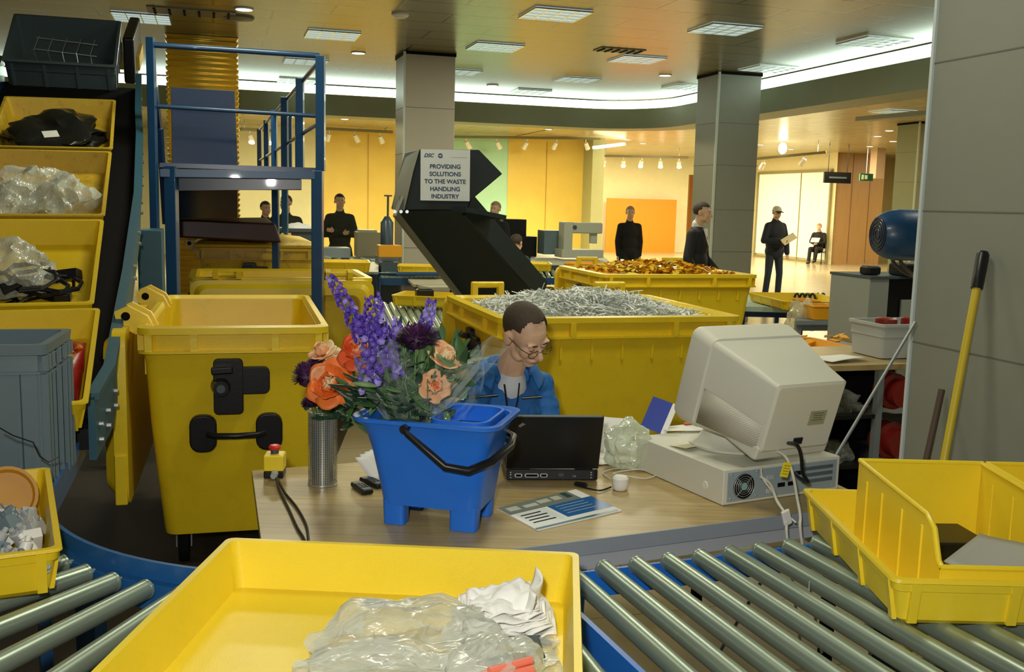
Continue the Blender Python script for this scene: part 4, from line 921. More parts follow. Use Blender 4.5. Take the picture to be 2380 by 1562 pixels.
# --- computer case
NC = V((.690, 3.085, 0)); cyaw = R(27); CD, CW, CHh = .50, .50, .118
cx_ = V((math.cos(cyaw), math.sin(cyaw), 0)); cy_ = V((-math.sin(cyaw), math.cos(cyaw), 0))
cs = thing('desktop_computer', 'flat beige desktop computer case under the big monitor', 'computer', NC+cx_*CW/2+cy_*CD/2+V((0, 0, DZ+.001)), cyaw)
MB().box((0, 0, CHh/2), (CW, CD, CHh)).build('casing', BEIGE, cs, bevel=.004)
RP = mat('blue_grey_rear_panel', (.40, .50, .56), .4, metal=.3)
MB().box((0, -CD/2-.001, CHh/2), (CW-.03, .003, CHh-.02)).build('rear_panel', RP, cs, bevel=.001)
fx = -CW/2+.082; b = MB()
YR = Matrix.Rotation(R(90), 3, 'X')
b.lathe((fx, -CD/2-.002, CHh/2-.002), [(.043, 0), (.043, .002)], 28, YR); fn = b.build('fan_opening', BLKM, cs)
b = MB()
for r in (.042, .034, .026, .019): b.tube([(fx+r*math.cos(a*math.pi/14), -CD/2-.0055, CHh/2-.002+r*math.sin(a*math.pi/14)) for a in range(29)], .0011, 5)
for a in (45, 135, 225, 315): b.tube([(fx+.01*math.cos(R(a)), -CD/2-.0055, CHh/2-.002+.01*math.sin(R(a))), (fx+.043*math.cos(R(a)), -CD/2-.0055, CHh/2-.002+.043*math.sin(R(a)))], .0014, 5)
b.build('fan_grille', ZINC, fn)
b = MB(); b.lathe((fx, -CD/2-.004, CHh/2-.002), [(.013, 0), (.013, .002)], 20, YR); b.build('fan_hub', mat('teal_label', (.25, .45, .42), .4), fn)
for i, z in enumerate((.088, .066, .044)):
    MB().box((CW/2-.10, -CD/2-.003, z), (.13, .003, .012)).build('expansion_slot', mat('slot_cover', (.20, .24, .26), .35, metal=.6), cs)
for x, z, w_ in ((.0-.06, .075, .028), (-.01, .045, .03), (.03, .045, .022), (.06, .078, .03), (-.055, .03, .035)):
    MB().box((x, -CD/2-.003, z), (w_, .004, .014)).build('port', BLKM if x > -.02 else PORT, cs, bevel=.001)
b = MB(); [b.cyl((x, -CD/2-.002, z), (x, -CD/2-.005, z), .003, n=8) for x, z in ((-.22, .02), (-.22, .10), (-.115, .02), (-.115, .10), (.0, .10), (.1, .02), (.22, .02))]; b.build('screws', ZINC, cs)
MB().lathe((-CW/2-.001, -.16, .045), [(.014, 0), (.013, .003)], 16, Matrix.Rotation(R(-90), 3, 'Y')).build('side_badge', WHT, cs)
# --- monitor
mp_, mt_ = .467, .293
mx_ = V((math.cos(mp_), math.sin(mp_), 0)); my_ = V((-math.sin(mp_)*math.cos(mt_), math.cos(mp_)*math.cos(mt_), math.sin(mt_))); mz_ = mx_.cross(my_)
mn = thing('crt_monitor', 'large beige tube monitor tilted back, its rear towards us, on the computer case', 'monitor', (.938, 3.096, 1.026), rot=Matrix((mx_, my_, mz_)).transposed().to_euler())
def mring(y, w_, h, dz, r=.02): return [V((p.x, y, p.y+dz)) for p in rrect(w_, h, r, 0, 5)]
VENT = bpy.data.materials.new('beige_vented_plastic'); VENT.use_nodes = True
def _vent():
    N = VENT.node_tree.nodes; L = VENT.node_tree.links; b = N['Principled BSDF']; b.inputs['Roughness'].default_value = .5
    tc = N.new('ShaderNodeTexCoord'); sx = N.new('ShaderNodeSeparateXYZ'); L.new(tc.outputs['Object'], sx.inputs[0])
    def w(sock, f):
        m = N.new('ShaderNodeMath'); m.operation = 'MULTIPLY'; m.inputs[1].default_value = f; L.new(sock, m.inputs[0])
        q = N.new('ShaderNodeMath'); q.operation = 'SINE'; L.new(m.outputs[0], q.inputs[0]); return q.outputs[0]
    a = N.new('ShaderNodeMath'); a.operation = 'MULTIPLY'; L.new(w(sx.outputs['Y'], 620), a.inputs[0]); L.new(w(sx.outputs['Z'], 620), a.inputs[1])
    g = N.new('ShaderNodeMath'); g.operation = 'GREATER_THAN'; g.inputs[1].default_value = .45; L.new(a.outputs[0], g.inputs[0])
    mx = N.new('ShaderNodeMix'); mx.data_type = 'RGBA'; mx.inputs[6].default_value = (.60, .58, .48, 1); mx.inputs[7].default_value = (.36, .35, .30, 1); L.new(g.outputs[0], mx.inputs[0]); L.new(mx.outputs[2], b.inputs['Base Color'])
    bp = N.new('ShaderNodeBump'); bp.invert = True; bp.inputs['Distance'].default_value = .002; bp.inputs['Strength'].default_value = .4; L.new(g.outputs[0], bp.inputs['Height']); L.new(bp.outputs[0], b.inputs['Normal'])
_vent()
MB().loft([mring(.0, .27, .222, 0, .012), mring(.006, .288, .240, 0, .012), mring(.10, .312, .262, -.002), mring(.285, .392, .318, -.013)]).build('rear_shell', BEIGE, mn, ang=24)
b = MB()
for s_ in (-1,):
    b.add([(s_*(.146+.0015), .02, -.112), (s_*(.146+.0015), .02, -.03), (s_*(.1935+.001), .27, -.02), (s_*(.1935+.001), .27, -.15)], [(0, 1, 2, 3)])
b.build('vent_panel', VENT, mn, solid=.001)
MB().loft([mring(.280, .385, .312, -.012, .03), mring(.284, .402, .330, -.012, .035), mring(.36, .418, .345, -.014, .035), mring(.388, .405, .332, -.014, .03)]).build('bezel_shell', BEIGE, mn, ang=24)
MB().loft([mring(.386, .35, .27, -.01, .02), mring(.389, .35, .27, -.01, .02)]).build('screen', mat('dark_tube_glass', (.02, .025, .02), .08), mn)
MB().loft([[V((x*w_, y, z)) for x, y in ((-1, y0), (1, y0), (1, y1), (-1, y1))] for z, w_, y0, y1 in ((-.100, .150, .004, .375), (-.150, .150, .010, .37), (-.185, .10, .08, .25))]).build('lower_chassis', BEIGE, mn, bevel=.008)
MB().box((-.02+.075, -.002, -.005), (.068, .002, .05)).build('rating_label', mat('grey_olive_label', (.36, .38, .24), .5), mn)
b = MB(); [b.box((.055+.0, -.0035, .012-.008*i), (.045-.006*(i % 3), .0008, .0022)) for i in range(4)]; b.build('label_print', mat('label_ink', (.12, .13, .08), .5), mn)
MB().box((-.0, -.002, -.085), (.035, .006, .022)).build('power_inlet', BLK, mn)
c = NC+cx_*.24+cy_*.26
MB().lathe((c.x, c.y, DZ+CHh+.003), [(.145, 0), (.15, .01), (.12, .022), (.10, .05), (.09, .10)], 32).build('swivel_base', BEIGE, mn, world=True)
# --- cables
CREAMC = mat('cream_cable', (.68, .66, .56), .5)
def cable(lb, pts, r, m, name='cable', n=8, extra=None):
    # smooth through points
    P_ = [V(p) for p in pts]; out = []
    for i in range(len(P_)-1):
        p0, p1, p2, p3 = P_[max(i-1, 0)], P_[i], P_[i+1], P_[min(i+2, len(P_)-1)]
        for k in range(7):
            t = k/7; out.append(.5*((2*p1)+(p2-p0)*t+(2*p0-5*p1+4*p2-p3)*t*t+(3*p1-p0-3*p2+p3)*t**3))
    out.append(P_[-1]); b = MB(); b.tube(out, r, n)
    if extra: extra(b)
    o = b.build(name, m); return tag(o, lb, 'cable')
cable('cream video cable dropping from the monitor over the desk edge, right one', [Pd(1802, 1047, 3.12), Pd(1826, 1062, 3.06), Pd(1842, 1100, 3.04), Pd(1853, 1160, 2.98), Pd(1860, 1200, 2.94), Pd(1864, 1262, 2.92), (1.0, 2.96, .3)], .0045, CREAMC)
cable('cream cable with flat plug looping over the desk edge, left one', [Pd(1768, 1108, 3.10), Pd(1790, 1125, 3.06), Pd(1806, 1165, 2.99), Pd(1822, 1190, 2.95), Pd(1828, 1215, 2.93), Pd(1831, 1265, 2.91), (.93, 2.93, .3)], .0045, CREAMC)
cable('thin cream lead hanging from the case beside the fan', [Pd(1770, 1085, 3.12), Pd(1772, 1110, 3.09), Pd(1800, 1150, 3.04), Pd(1822, 1188, 2.97), Pd(1850, 1215, 2.93)], .003, CREAMC)
cable('black power cable curling from the back of the monitor down the case', [Pd(1832, 1030, 3.10), Pd(1852, 1034, 3.04), Pd(1862, 1060, 3.04), Pd(1866, 1100, 3.06), Pd(1878, 1120, 3.08), Pd(1858, 1110, 3.12), Pd(1848, 1100, 3.16)], .006, BLK)
o = MB().box((0, 0, 0), (.030, .012, .052)).build('plug', WHT, bevel=.005); put(o, Pd(1828, 1203, 2.935), (R(5), R(-20), R(20))); tag(o, 'white flat plug hanging on the cream cable over the desk edge', 'plug')
o = MB().box((0, 0, 0), (.030, .003, .048)).build('warning_tag', mat('yellow_tag', (.90, .75, .02), .5), bevel=.001); put(o, Pd(1826, 1092, 3.035), (R(4), R(12), R(22))); tag(o, 'small yellow tag on the cable at the back of the computer case', 'tag')
b = MB(); [b.box((0, 0, .014-.009*i), (.022, .0045, .0025)) for i in range(4)]; q = b.build('tag_print', mat('tag_ink', (.35, .25, .02), .5), o)
# --- paper on the case and behind
def paper(lb, loc, rot, w_, d, m=PAPER, curl=.01, name='paper_sheet', seed=1):
    rg = random.Random(seed); ph = rg.uniform(0, 6)
    b = MB(); b.grid(lambda u, v: ((u-.5)*w_, (v-.5)*d, curl*math.sin(3*u+ph)*math.cos(2*v+ph)+curl), 8, 8)
    o = b.build(name, m, solid=.0008); put(o, loc, rot); return tag(o, lb, 'paper')
zt = DZ+CHh+.004
paper('cream note paper with yellow panel lying on the left of the computer case', Pz(1605, 1036, zt), (0, 0, R(35)), .13, .085, mat('cream_note', (.80, .76, .52), .6), .005)
paper('white leaflet with red print on the rear left of the computer case', Pz(1588, 998, zt), (0, 0, R(10)), .16, .10, PAPER, .006, seed=3)
o = MB().box((0, 0, 0), (.05, .02, .006)).build('red_scrap', mat('red_print', (.75, .12, .06), .5)); put(o, Pz(1605, 985, zt+.012), (0, 0, R(5))); tag(o, 'small red scrap on the leaflet by the foot of the monitor', 'scrap')
bk = thing('booklet', 'blue booklet with white border propped up behind the computer case', 'booklet', Pd(1528, 965, 3.66), rot=(R(62), R(14), R(-25)))
MB().box((0, 0, 0), (.085, .125, .008)).build('cover', mat('royal_blue_cover', (.03, .06, .38), .4), bk); MB().box((.048, 0, 0), (.020, .125, .0085)).build('white_border', PAPER, bk)
paper('white sheet lying behind the laptop on the right', Pz(1440, 1062, DZ+.002), (0, 0, R(20)), .26, .20, PAPER, .003, seed=5)
paper('second white sheet, propped up against the clear bag behind the laptop', Pd(1425, 1015, 3.72), (R(55), R(5), R(-10)), .15, .15, PAPER, .01, seed=6)
bag('clear_bag', 'crumpled clear plastic bag standing between laptop and computer case', Pz(1458, 1085, DZ+.002), (.092, .075, .098), 77, film('greenish_polythene', (.72, .80, .62), .42, .15), (0, 0, .4), flat=.75)
# white cup like thing and cables
t = thing('white_mouse', 'small rounded white plastic pot on the desk right of the laptop', 'pot', Pz(1441, 1138, DZ+.001)); MB().lathe((0, 0, 0), [(.020, 0), (.026, .006), (.029, .025), (.028, .040), (.022, .046), (.01, .045)], 24).build('pot', WHT, t); t.name = 'plastic_pot'
cable('black lead running from the laptop towards the white pot', [Pz(1340, 1128, DZ+.006), Pz(1365, 1135, DZ+.006), Pz(1395, 1140, DZ+.006), Pz(1420, 1132, DZ+.006)], .003, BLK)
cable('cream lead coiled on the desk behind the white pot', [Pz(1418, 1112, DZ+.006), Pz(1402, 1098, DZ+.006), Pz(1440, 1088, DZ+.006), Pz(1490, 1092, DZ+.006), Pz(1525, 1102, DZ+.006), Pz(1500, 1112, DZ+.006), Pz(1450, 1105, DZ+.012), Pz(1425, 1100, DZ+.012), Pz(1470, 1092, DZ+.014), Pz(1520, 1090, DZ+.006)], .0022, CREAMC)
o = MB().box((0, 0, .006), (.045, .02, .012)).build('cable_plug', BLK, bevel=.003); put(o, Pz(1350, 1130, DZ+.001), (0, 0, R(-25))); tag(o, 'small black plug in front of the laptop', 'plug')
# --- brochure
q4 = [Pz(1155, 1181, DZ+.004), Pz(1338, 1137, DZ+.004), Pz(1446, 1186, DZ+.004), Pz(1250, 1232, DZ+.004)]
br = thing('brochure', 'white and blue printed brochure lying on the desk in front of the laptop', 'brochure', sum(q4, V())/4)
def bq(a, b_, z=0): return q4[0].lerp(q4[1], a).lerp(q4[3].lerp(q4[2], a), b_)+V((0, 0, z))
def patch(nm, a0_, b0_, a1_, b1_, m, k=1):
    c = [bq(a0_, b0_), bq(a1_, b0_), bq(a1_, b1_), bq(a0_, b1_)]
    MB().loft([[p+V((0, 0, -.0035 if k == 0 else .0)) for p in c], [p+V((0, 0, .0005*k)) for p in c]]).build(nm, m, br, world=True)
patch('pages', 0, 0, 1, 1, PAPER, 0)
patch('photo_band', 0, 0, .88, .34, mat('brochure_grey', (.22, .25, .22), .35))
patch('blue_field', .44, .34, 1, .82, mat('brochure_blue', (.02, .14, .42), .35))
patch('white_panel', .04, .36, .40, .90, mat('brochure_white', (.80, .84, .84), .35))
patch('bottom_stripe', .0, .93, .97, .985, mat('brochure_teal', (.05, .17, .26), .35))
for k, (a, b_, w_, h) in enumerate(((.12, .12, .13, .14), (.32, .14, .16, .10), (.50, .1, .14, .12), (.66, .1, .1, .14), (.80, .08, .07, .2))): patch('photo_detail', a-w_/2, b_-h/2+.04, a+w_/2, b_+h/2+.04, (mat('brochure_pale', (.60, .62, .52), .4) if k < 4 else mat('brochure_dark', (.03, .08, .07), .4)), 2)
for k in range(4): patch('text_line', .07, .44+.1*k, .30+.03*(k % 2), .47+.1*k, BLKM, 2)
for k in range(4): patch('text_line', .50, .42+.09*k, .86, .43+.09*k, _M['brochure_pale'], 2)
# --- phones, white papers behind bucket
for k, (x, y, a, lb) in enumerate(((841, 1140, 120, 'black mobile phone lying on the desk left of the bucket'), (866, 1127, 130, 'second black handset half behind the bucket'))):
    t = thing('mobile_phone', lb, 'phone', Pz(x, y, DZ+.001), R(a)); MB().box((0, 0, .009), (.115, .040, .018)).build('body', BLK, t, bevel=.007)
    b = MB(); [b.box((-.02+.014*i, -.011+.011*j, .0185), (.009, .007, .002)) for i in range(4) for j in range(3)]; b.build('keypad', DGREY, t); MB().box((-.042, 0, .0182), (.02, .026, .0015)).build('display', mat('phone_display', (.12, .16, .13), .2), t)
b = MB()
for k in range(6): b.grid(lambda u, v: (u*.07+.006*k, (v-.5)*.008+.004*k, v*.10*(1-.06*k)+.0*u), 3, 3)
b = MB()
for k in range(5):
    a = R(-34+9*k); b.grid(lambda u, v: (v*.10*math.sin(a)+.002*k+(u-.5)*.05, .012*k-.03+u*.02, v*.10*math.cos(a)), 3, 6)
o = b.build('folded_papers', PAPER, solid=.001); put(o, Pz(880, 1112, DZ+.002), (0, 0, R(10))); tag(o, 'fan of folded white papers standing behind the left side of the bucket', 'paper')
# --- emergency stop
es = thing('emergency_stop', 'yellow emergency stop box with a red mushroom button on the desk corner', 'button box', Pz(639, 1106, DZ+.001), R(5))
MB().box((0, 0, .012), (.066, .07, .024)).build('base', BLK, es, bevel=.004); MB().box((0, 0, .052), (.068, .072, .056)).build('housing', YEL, es, bevel=.006)
MB().lathe((0, 0, .08), [(.014, 0), (.014, .014)], 20).build('collar', DGREY, es)
MB().lathe((0, 0, .093), [(.012, 0), (.020, .003), (.021, .010), (.016, .016), (.004, .018)], 24).build('mushroom_button', mat('signal_red', (.75, .03, .03), .3), es)
MB().cyl((.005, -.036, .018), (.005, -.062, .016), .013, .011, 12).build('cable_gland', mat('gland_grey', (.40, .42, .42), .4), es)
cable('black twin cable running from the emergency stop across the desk to the front edge', [Pz(642, 1112, DZ+.016), Pz(650, 1140, DZ+.008), Pz(672, 1185, DZ+.006), Pz(690, 1225, DZ+.006), Pz(706, 1252, DZ+.006), Pz(712, 1275, DZ+.006)], .0045, BLK)
cable('second strand of the black cable beside the first, to the desk front edge', [Pz(645, 1112, DZ+.016), Pz(662, 1145, DZ+.008), Pz(690, 1180, DZ+.006), Pz(712, 1222, DZ+.006), Pz(717, 1262, DZ+.006)], .0042, BLK)
# --- perforated vase
PERF = bpy.data.materials.new('perforated_steel'); PERF.use_nodes = True
def _perf():
    N = PERF.node_tree.nodes; L = PERF.node_tree.links; b = N['Principled BSDF']; b.inputs['Metallic'].default_value = .8; b.inputs['Roughness'].default_value = .28; b.inputs['Base Color'].default_value = (.62, .64, .62, 1)
    tc = N.new('ShaderNodeTexCoord'); sx = N.new('ShaderNodeSeparateXYZ'); L.new(tc.outputs['Object'], sx.inputs[0])
    def M(op, *a):
        m = N.new('ShaderNodeMath'); m.operation = op
        for i, q in enumerate(a):
            if isinstance(q, (int, float)): m.inputs[i].default_value = q
            else: L.new(q, m.inputs[i])
        return m.outputs[0]
    th = M('ARCTAN2', sx.outputs['Y'], sx.outputs['X']); u = M('MULTIPLY', th, 38/2/math.pi*2*math.pi/2); v = M('MULTIPLY', sx.outputs['Z'], 2*math.pi/.0072)
    s_ = M('MULTIPLY', M('SINE', M('MULTIPLY', th, 20)), M('SINE', M('MULTIPLY', sx.outputs['Z'], math.pi/.0058))); g = M('GREATER_THAN', s_, .42)
    g2 = M('LESS_THAN', s_, -.42); h = M('MAXIMUM', g, g2)
    h = M('MULTIPLY', h, M('GREATER_THAN', sx.outputs['Z'], .006))
    t = N.new('ShaderNodeBsdfTransparent'); mx = N.new('ShaderNodeMixShader'); L.new(h, mx.inputs[0]); L.new(b.outputs[0], mx.inputs[1]); L.new(t.outputs[0], mx.inputs[2]); L.new(mx.outputs[0], N['Material Output'].inputs[0])
_perf()
vp = Pz(750, 1124, DZ+.001); vs_ = thing('vase', 'tall perforated metal tube vase holding orange and peach flowers', 'vase', vp)
b = MB(); b.loft([b.ring((0, 0, z), .048, 48, Matrix.Identity(3)) for z in (0, .25)], caps=False); b.build('perforated_sleeve', PERF, vs_)
MB().lathe((0, 0, 0), [(.036, .002), (.036, .24), (.034, .24), (.034, .006)], 24).build('inner_tube', mat('dim_inner_tube', (.16, .18, .16), .3, metal=.5), vs_)
[MB().tube([(.0485*math.cos(a*math.pi/16), .0485*math.sin(a*math.pi/16), z) for a in range(33)], .0015, 5).build(nm, ZINC, vs_) for z, nm in ((.0015, 'base_ring'), (.25, 'rim'))]
# --- bucket
bu = thing('bucket', 'bright blue mop bucket with black handle holding the big flower bouquet', 'bucket', (-.205, 2.895, DZ+.001), R(-14))
BL_, BS_ = .30, .215
def bring(k, z, lip=0):
    L_ = BL_+.115*k; S_ = BS_+.085*k; pts = rrect(L_+2*lip, S_+2*lip, .035+.02*k, z, 6)
    for p in pts:
        if p.x < 0: p.x -= .020*k*max(0, 1-abs(p.y)/(S_/2+.01))*(1 if k > .6 else 0)+.008*k
        p.x -= .004*k
    return pts
b = MB(); H_ = .325
rings = [bring(0, .062), bring(.15, .12), bring(.45, .22), bring(.62, .27), bring(.85, .30), bring(1, H_-.012), bring(1, H_-.012, .010), bring(1, H_, .011), bring(1, H_, -.004), bring(.95, H_-.006, -.012), bring(.62, .27, -.006), bring(.3, .16, -.006), bring(0, .08, -.006)]
b.loft(rings, caps=True)
for sx, sy, w_ in ((-1, -1, .068), (1, -1, .085), (1, 1, .07), (-1, 1, .07)):
    p_ = rrect(w_, .055, .012, 0, 4); cxx = sx*(BL_/2-w_/2-.004); cyy = sy*(BS_/2-.030)
    b.loft([[V((cxx-sx*.002+p.x*.96, cyy+p.y*.96, 0)) for p in p_], [V((cxx+p.x, cyy+p.y, .075)) for p in p_]])
b.build('bucket_shell', BKT, bu, ang=32)
b = MB(); b.loft([[V((p.x*.93+.085, p.y*.93, z)) for p in rrect(.19, .27, .05, 0, 6)] for z in (H_-.02, H_+.004)]+[[V((p.x*.84+.085, p.y*.86, z)) for p in rrect(.19, .27, .05, 0, 6)] for z in (H_+.004, H_-.045)], caps=False); b.loft([[V((p.x*.84+.085, p.y*.86, H_-.047)) for p in rrect(.19, .27, .05, 0, 6)], [V((p.x*.7+.085, p.y*.7, H_-.06)) for p in rrect(.19, .27, .05, 0, 6)]]); b.build('wringer_insert', BKT, bu, ang=32)
b = MB(); yf = -(BS_/2+.05)
hp = [(-.055, yf-.012, H_-.018), (-.045, yf-.016, H_-.03), (.02, yf-.022, H_-.075), (.07, yf-.018, H_-.115), (.135, yf-.006, H_-.125), (.19, yf+.04, H_-.105), (.215, .0, H_-.085), (.20, -yf-.06, H_-.08), (.12, -yf+.01, H_-.07), (-.02, -yf+.018, H_-.05), (-.05, -yf+.012, H_-.02)]
b.tube(hp, [.008, .009, .011, .012, .013, .013, .013, .012, .011, .009, .008], 10); b.cyl((-.055, yf-.02, H_-.018), (-.055, yf+.01, H_-.018), .012, n=14); b.build('handle', BLK, bu)
# ================================================================== FLOWERS
PUR = [mat('delphinium_blue', (.10, .05, .42), .5, var=.25, vscale=30), mat('delphinium_violet', (.17, .09, .52), .5, var=.25, vscale=30), mat('delphinium_pale', (.34, .28, .70), .5)]
DPUR = [mat('dark_scabious', (.055, .015, .065), .6), mat('dark_scabious_tip', (.12, .03, .13), .6)]
GRN = mat('leaf_green', (.045, .12, .035), .4, var=.3, vscale=12); GRN2 = mat('stem_green', (.10, .20, .07), .5); GRND = mat('dark_leaf', (.02, .06, .035), .35, var=.3, vscale=12)
OR1 = mat('orange_petal', (.85, .20, .035), .5, var=.15, vscale=25, sss=.1); OR2 = mat('peach_petal', (.82, .42, .20), .5, var=.2, vscale=25, sss=.1); OR3 = mat('red_orange_petal', (.80, .11, .03), .5, var=.25, vscale=20); CRM = mat('cream_petal', (.88, .66, .38), .5)
def petal(b, base, d, up, w_, l, cup, k=0):
    d = V(d).normalized(); n_ = V(up); n_ = (n_-d*n_.dot(d)).normalized(); s = d.cross(n_); b.k = k
    def f(u, v):
        x = (u-.5)*2; wd = w_*math.sin(math.pi*min(1, .12+.80*v))**.7
        return V(base)+d*l*v*(1-.08*x*x)+s*x*wd+n_*(cup*l*(v*v)*.9+cup*w_*x*x*.9)
    b.grid(f, 4, 5)
def rose(name, lb, tip, r, m, dir_=(0, -.5, .8), m2=None, stem_to=None, seed=1, opening=1.0):
    rg = random.Random(seed); t = thing(name, lb, 'flower', tip); z = V(dir_).normalized(); q = z.to_track_quat('Z', 'Y').to_matrix(); b = MB()
    for ring_, (n, el, l, cu) in enumerate(((3, 84, .55, -.15), (4, 72, .7, -.18), (5, 56, .88, -.22), (6, 34*opening, 1.05, -.12), (6, 12*opening, 1.12, .05))):
        for i in range(n):
            a = 2*math.pi*i/n+ring_*.9+rg.uniform(-.15, .15); e = R(el+rg.uniform(-6, 6)); d = q @ V((math.cos(a)*math.cos(e), math.sin(a)*math.cos(e), math.sin(e)))
            base = q @ V((math.cos(a)*r*.12*(ring_*.5+.5), math.sin(a)*r*.12*(ring_*.5+.5), -r*.35+.0*ring_))
            petal(b, base, d, q @ V((-math.cos(a)*.3, -math.sin(a)*.3, 1)), r*(.42+.07*ring_), r*l, -cu*1.6, 1 if (m2 and ring_ < 2) else (2 if rg.random() < .25 else 0))
    b.build('petals', [m, m2 or m, OR2 if m is not OR2 else CRM], t, solid=.0009, ang=180)
    if stem_to is not None:
        s = MB(); e_ = V(stem_to)-V(tip); p = -z*r*.4; s.tube([p, p+(e_-p)*.35-z*.015, p+(e_-p)*.7, e_], .0032, 6); s.cyl(p-z*.005, p+z*r*.2, .004, r*.28, 8); s.build('stem', GRN2, t)
    return t
bf = V((-.30, 2.90, DZ+.30)); vf = vp+V((0, 0, .20))
def bst(k): rg = random.Random(k); return bf+V((rg.uniform(-.04, .06), rg.uniform(-.05, .05), -.05))
rose('rose', 'open orange rose with cream heart above the metal vase', Pd(766, 890, 3.03), 0.0610, OR1, (-.1, -.8, .35), CRM, vf, 2)
rose('rose', 'peach rose bud leaning left above the orange rose', Pd(748, 815, 3.17), 0.0390, OR2, (-.3, -.4, .8), None, vf, 3, 2.2)
rose('rose', 'small cream and peach rose just over the orange rose', Pd(781, 828, 3.16), 0.0268, CRM, (.1, -.6, .6), OR2, vf, 4, 2)
rose('rose', 'red orange carnation in front of the purple spikes', Pd(832, 812, 2.92), 0.0512, OR3, (-.2, -.7, .6), OR1, bst(5), 5, 1.4)
rose('rose', 'striped orange and cream rose to the right in the bouquet', Pd(1038, 825, 2.92), 0.0439, CRM, (.3, -.5, .7), OR1, bst(6), 6, 2.3)
rose('rose', 'peach orange rose low on the right of the bouquet', Pd(1010, 897, 2.88), 0.0390, OR2, (.2, -.8, .3), OR1, bst(7), 7, 2)
rose('rose', 'small peach bud left of the low peach orange rose', Pd(992, 882, 2.9), 0.0220, OR2, (-.2, -.6, .6), None, bst(8), 8, 2.6)
def spike(lb, tip, base, n, r0, seed, rtip=.25, start=.35, stem_to=None, pale=.2):
    rg = random.Random(seed); tip, base = V(tip), V(base); t = thing('delphinium', lb, 'flower', base); b = MB(); ax = (tip-base); L = ax.length; ax = ax/L; q = ax.to_track_quat('Z', 'Y').to_matrix()
    for i in range(n):
        f = i/(n-1); h = L*(start+(1-start)*f); rr = r0*(1-(1-rtip)*f)*(rg.uniform(.65, 1.1)); a = i*2.399+rg.uniform(-.3, .3)
        out = q @ V((math.cos(a), math.sin(a), .15)); c = ax*h+out*rr; fn = (out+V((0, -.25, .1))).normalized(); fq = fn.to_track_quat('Z', 'Y').to_matrix(); ps = .0165*(1-.45*f)*rg.uniform(.85, 1.15)
        k = 2 if rg.random() < pale else rg.randrange(2)
        for j in range(5):
            pa = j*2*math.pi/5+rg.random(); petal(b, c, fq @ V((math.cos(pa), math.sin(pa), .35)), fn, ps*.55, ps, .25, k)
    b.build('florets', PUR, t, ang=180)
    s = MB(); e_ = V(stem_to)-base if stem_to is not None else V((0, 0, 0)); s.tube([ax*L*.98, ax*L*.5, V((0, 0, 0)), e_], [.0015, .003, .004, .004], 6); s.build('stem', GRN2, t)
spike('tallest purple delphinium spike leaning far left over the bouquet', Pd(768, 643, 2.95), Pd(880, 840, 2.9), 95, .030, 11, .35, .02, bst(1))
spike('broad purple delphinium spike in the middle of the bouquet', Pd(865, 690, 2.93), Pd(905, 890, 2.88), 130, .045, 12, .45, .0, bst(2))
spike('short dense purple spike below the tall one', Pd(838, 735, 2.95), Pd(885, 870, 2.9), 90, .036, 13, .5, .0, bst(3))
spike('pale purple delphinium spike at the right, behind the dark round flower', Pd(1003, 700, 3.0), Pd(975, 815, 2.95), 60, .022, 14, .5, .0, bst(4), .6)
spike('low purple sprig under the red orange carnation', Pd(840, 828, 2.9), Pd(868, 905, 2.88), 40, .030, 15, .8, .0, bst(9))
spike('small pale sprig with green bud near the centre top', Pd(915, 742, 2.98), Pd(935, 800, 2.95), 12, .010, 16, .5, .3, bst(10), .8)
def pompom(lb, c, r, seed, stem_to, flat=.62):
    rg = random.Random(seed); t = thing('scabious', lb, 'flower', c); b = MB()
    for i in range(420):
        z = rg.uniform(-.35, 1); a = rg.uniform(0, 2*math.pi); s = math.sqrt(max(0, 1-z*z)); d = V((math.cos(a)*s, math.sin(a)*s, z*flat)); l = r*rg.uniform(.85, 1.12); b.k = rg.randrange(2); e = rg.uniform(.0016, .0028)
        o_ = d.cross(V((0, 0, 1))).normalized()*e; u_ = V((0, 0, e)); b.add([d*r*.25-o_, d*r*.25+o_, d*l+o_*1.4, d*l-o_*1.4, d*l*1.03+u_], [(0, 1, 2, 3), (3, 2, 4)])
    b.k = 0; b.ell((0, 0, 0), (r*.62, r*.62, r*.62*flat)); b.build('flower_head', DPUR, t, ang=180)
    s = MB(); e_ = V(stem_to)-V(c); s.tube([(0, 0, 0), e_*.4+V((0, 0, -.02)), e_], .0035, 6); s.build('stem', GRN2, t)
pompom('large dark purple round flower head at the top of the bouquet', Pd(968, 790, 2.9), .066, 21, bst(11), .68)
pompom('dark purple flower head at the far left over the vase', Pd(712, 878, 3.12), .045, 22, vf, 1.1)
pompom('small dark purple flower head below the left one, beside the vase rim', Pd(722, 938, 3.14), .030, 23, vf, .7)
pompom('dark purple flower partly hidden behind the left flower head', Pd(735, 850, 3.2), .032, 24, vf, 1)
def foliage(lb, c, n, spread, seed, ln, m, w_=.018, name='foliage', up=.5):
    rg = random.Random(seed); b = MB(); c = V(c)
    for i in range(n):
        a = rg.uniform(0, 2*math.pi); e = rg.uniform(-.15, 1.2)*up; p = V((rg.gauss(0, spread[0]), rg.gauss(0, spread[1]), rg.gauss(0, spread[2]))); d = V((math.cos(a)*math.cos(e), math.sin(a)*math.cos(e)*.7, math.sin(e)+.1))
        petal(b, p, d, (rg.uniform(-.5, .5), -.6, 1), w_*rg.uniform(.5, 1.1), rg.uniform(*ln), rg.uniform(-.2, .3), rg.randrange(len(m)))
    o = b.build(name, m, ang=180); put(o, c); return tag(o, lb, 'foliage')
foliage('dark green leaves of the bouquet crowding the left half of the bucket', Pd(925, 930, 2.93), 210, (.072, .045, .042), 31, (.04, .11), [GRN, GRND, GRND, GRN2], .012)
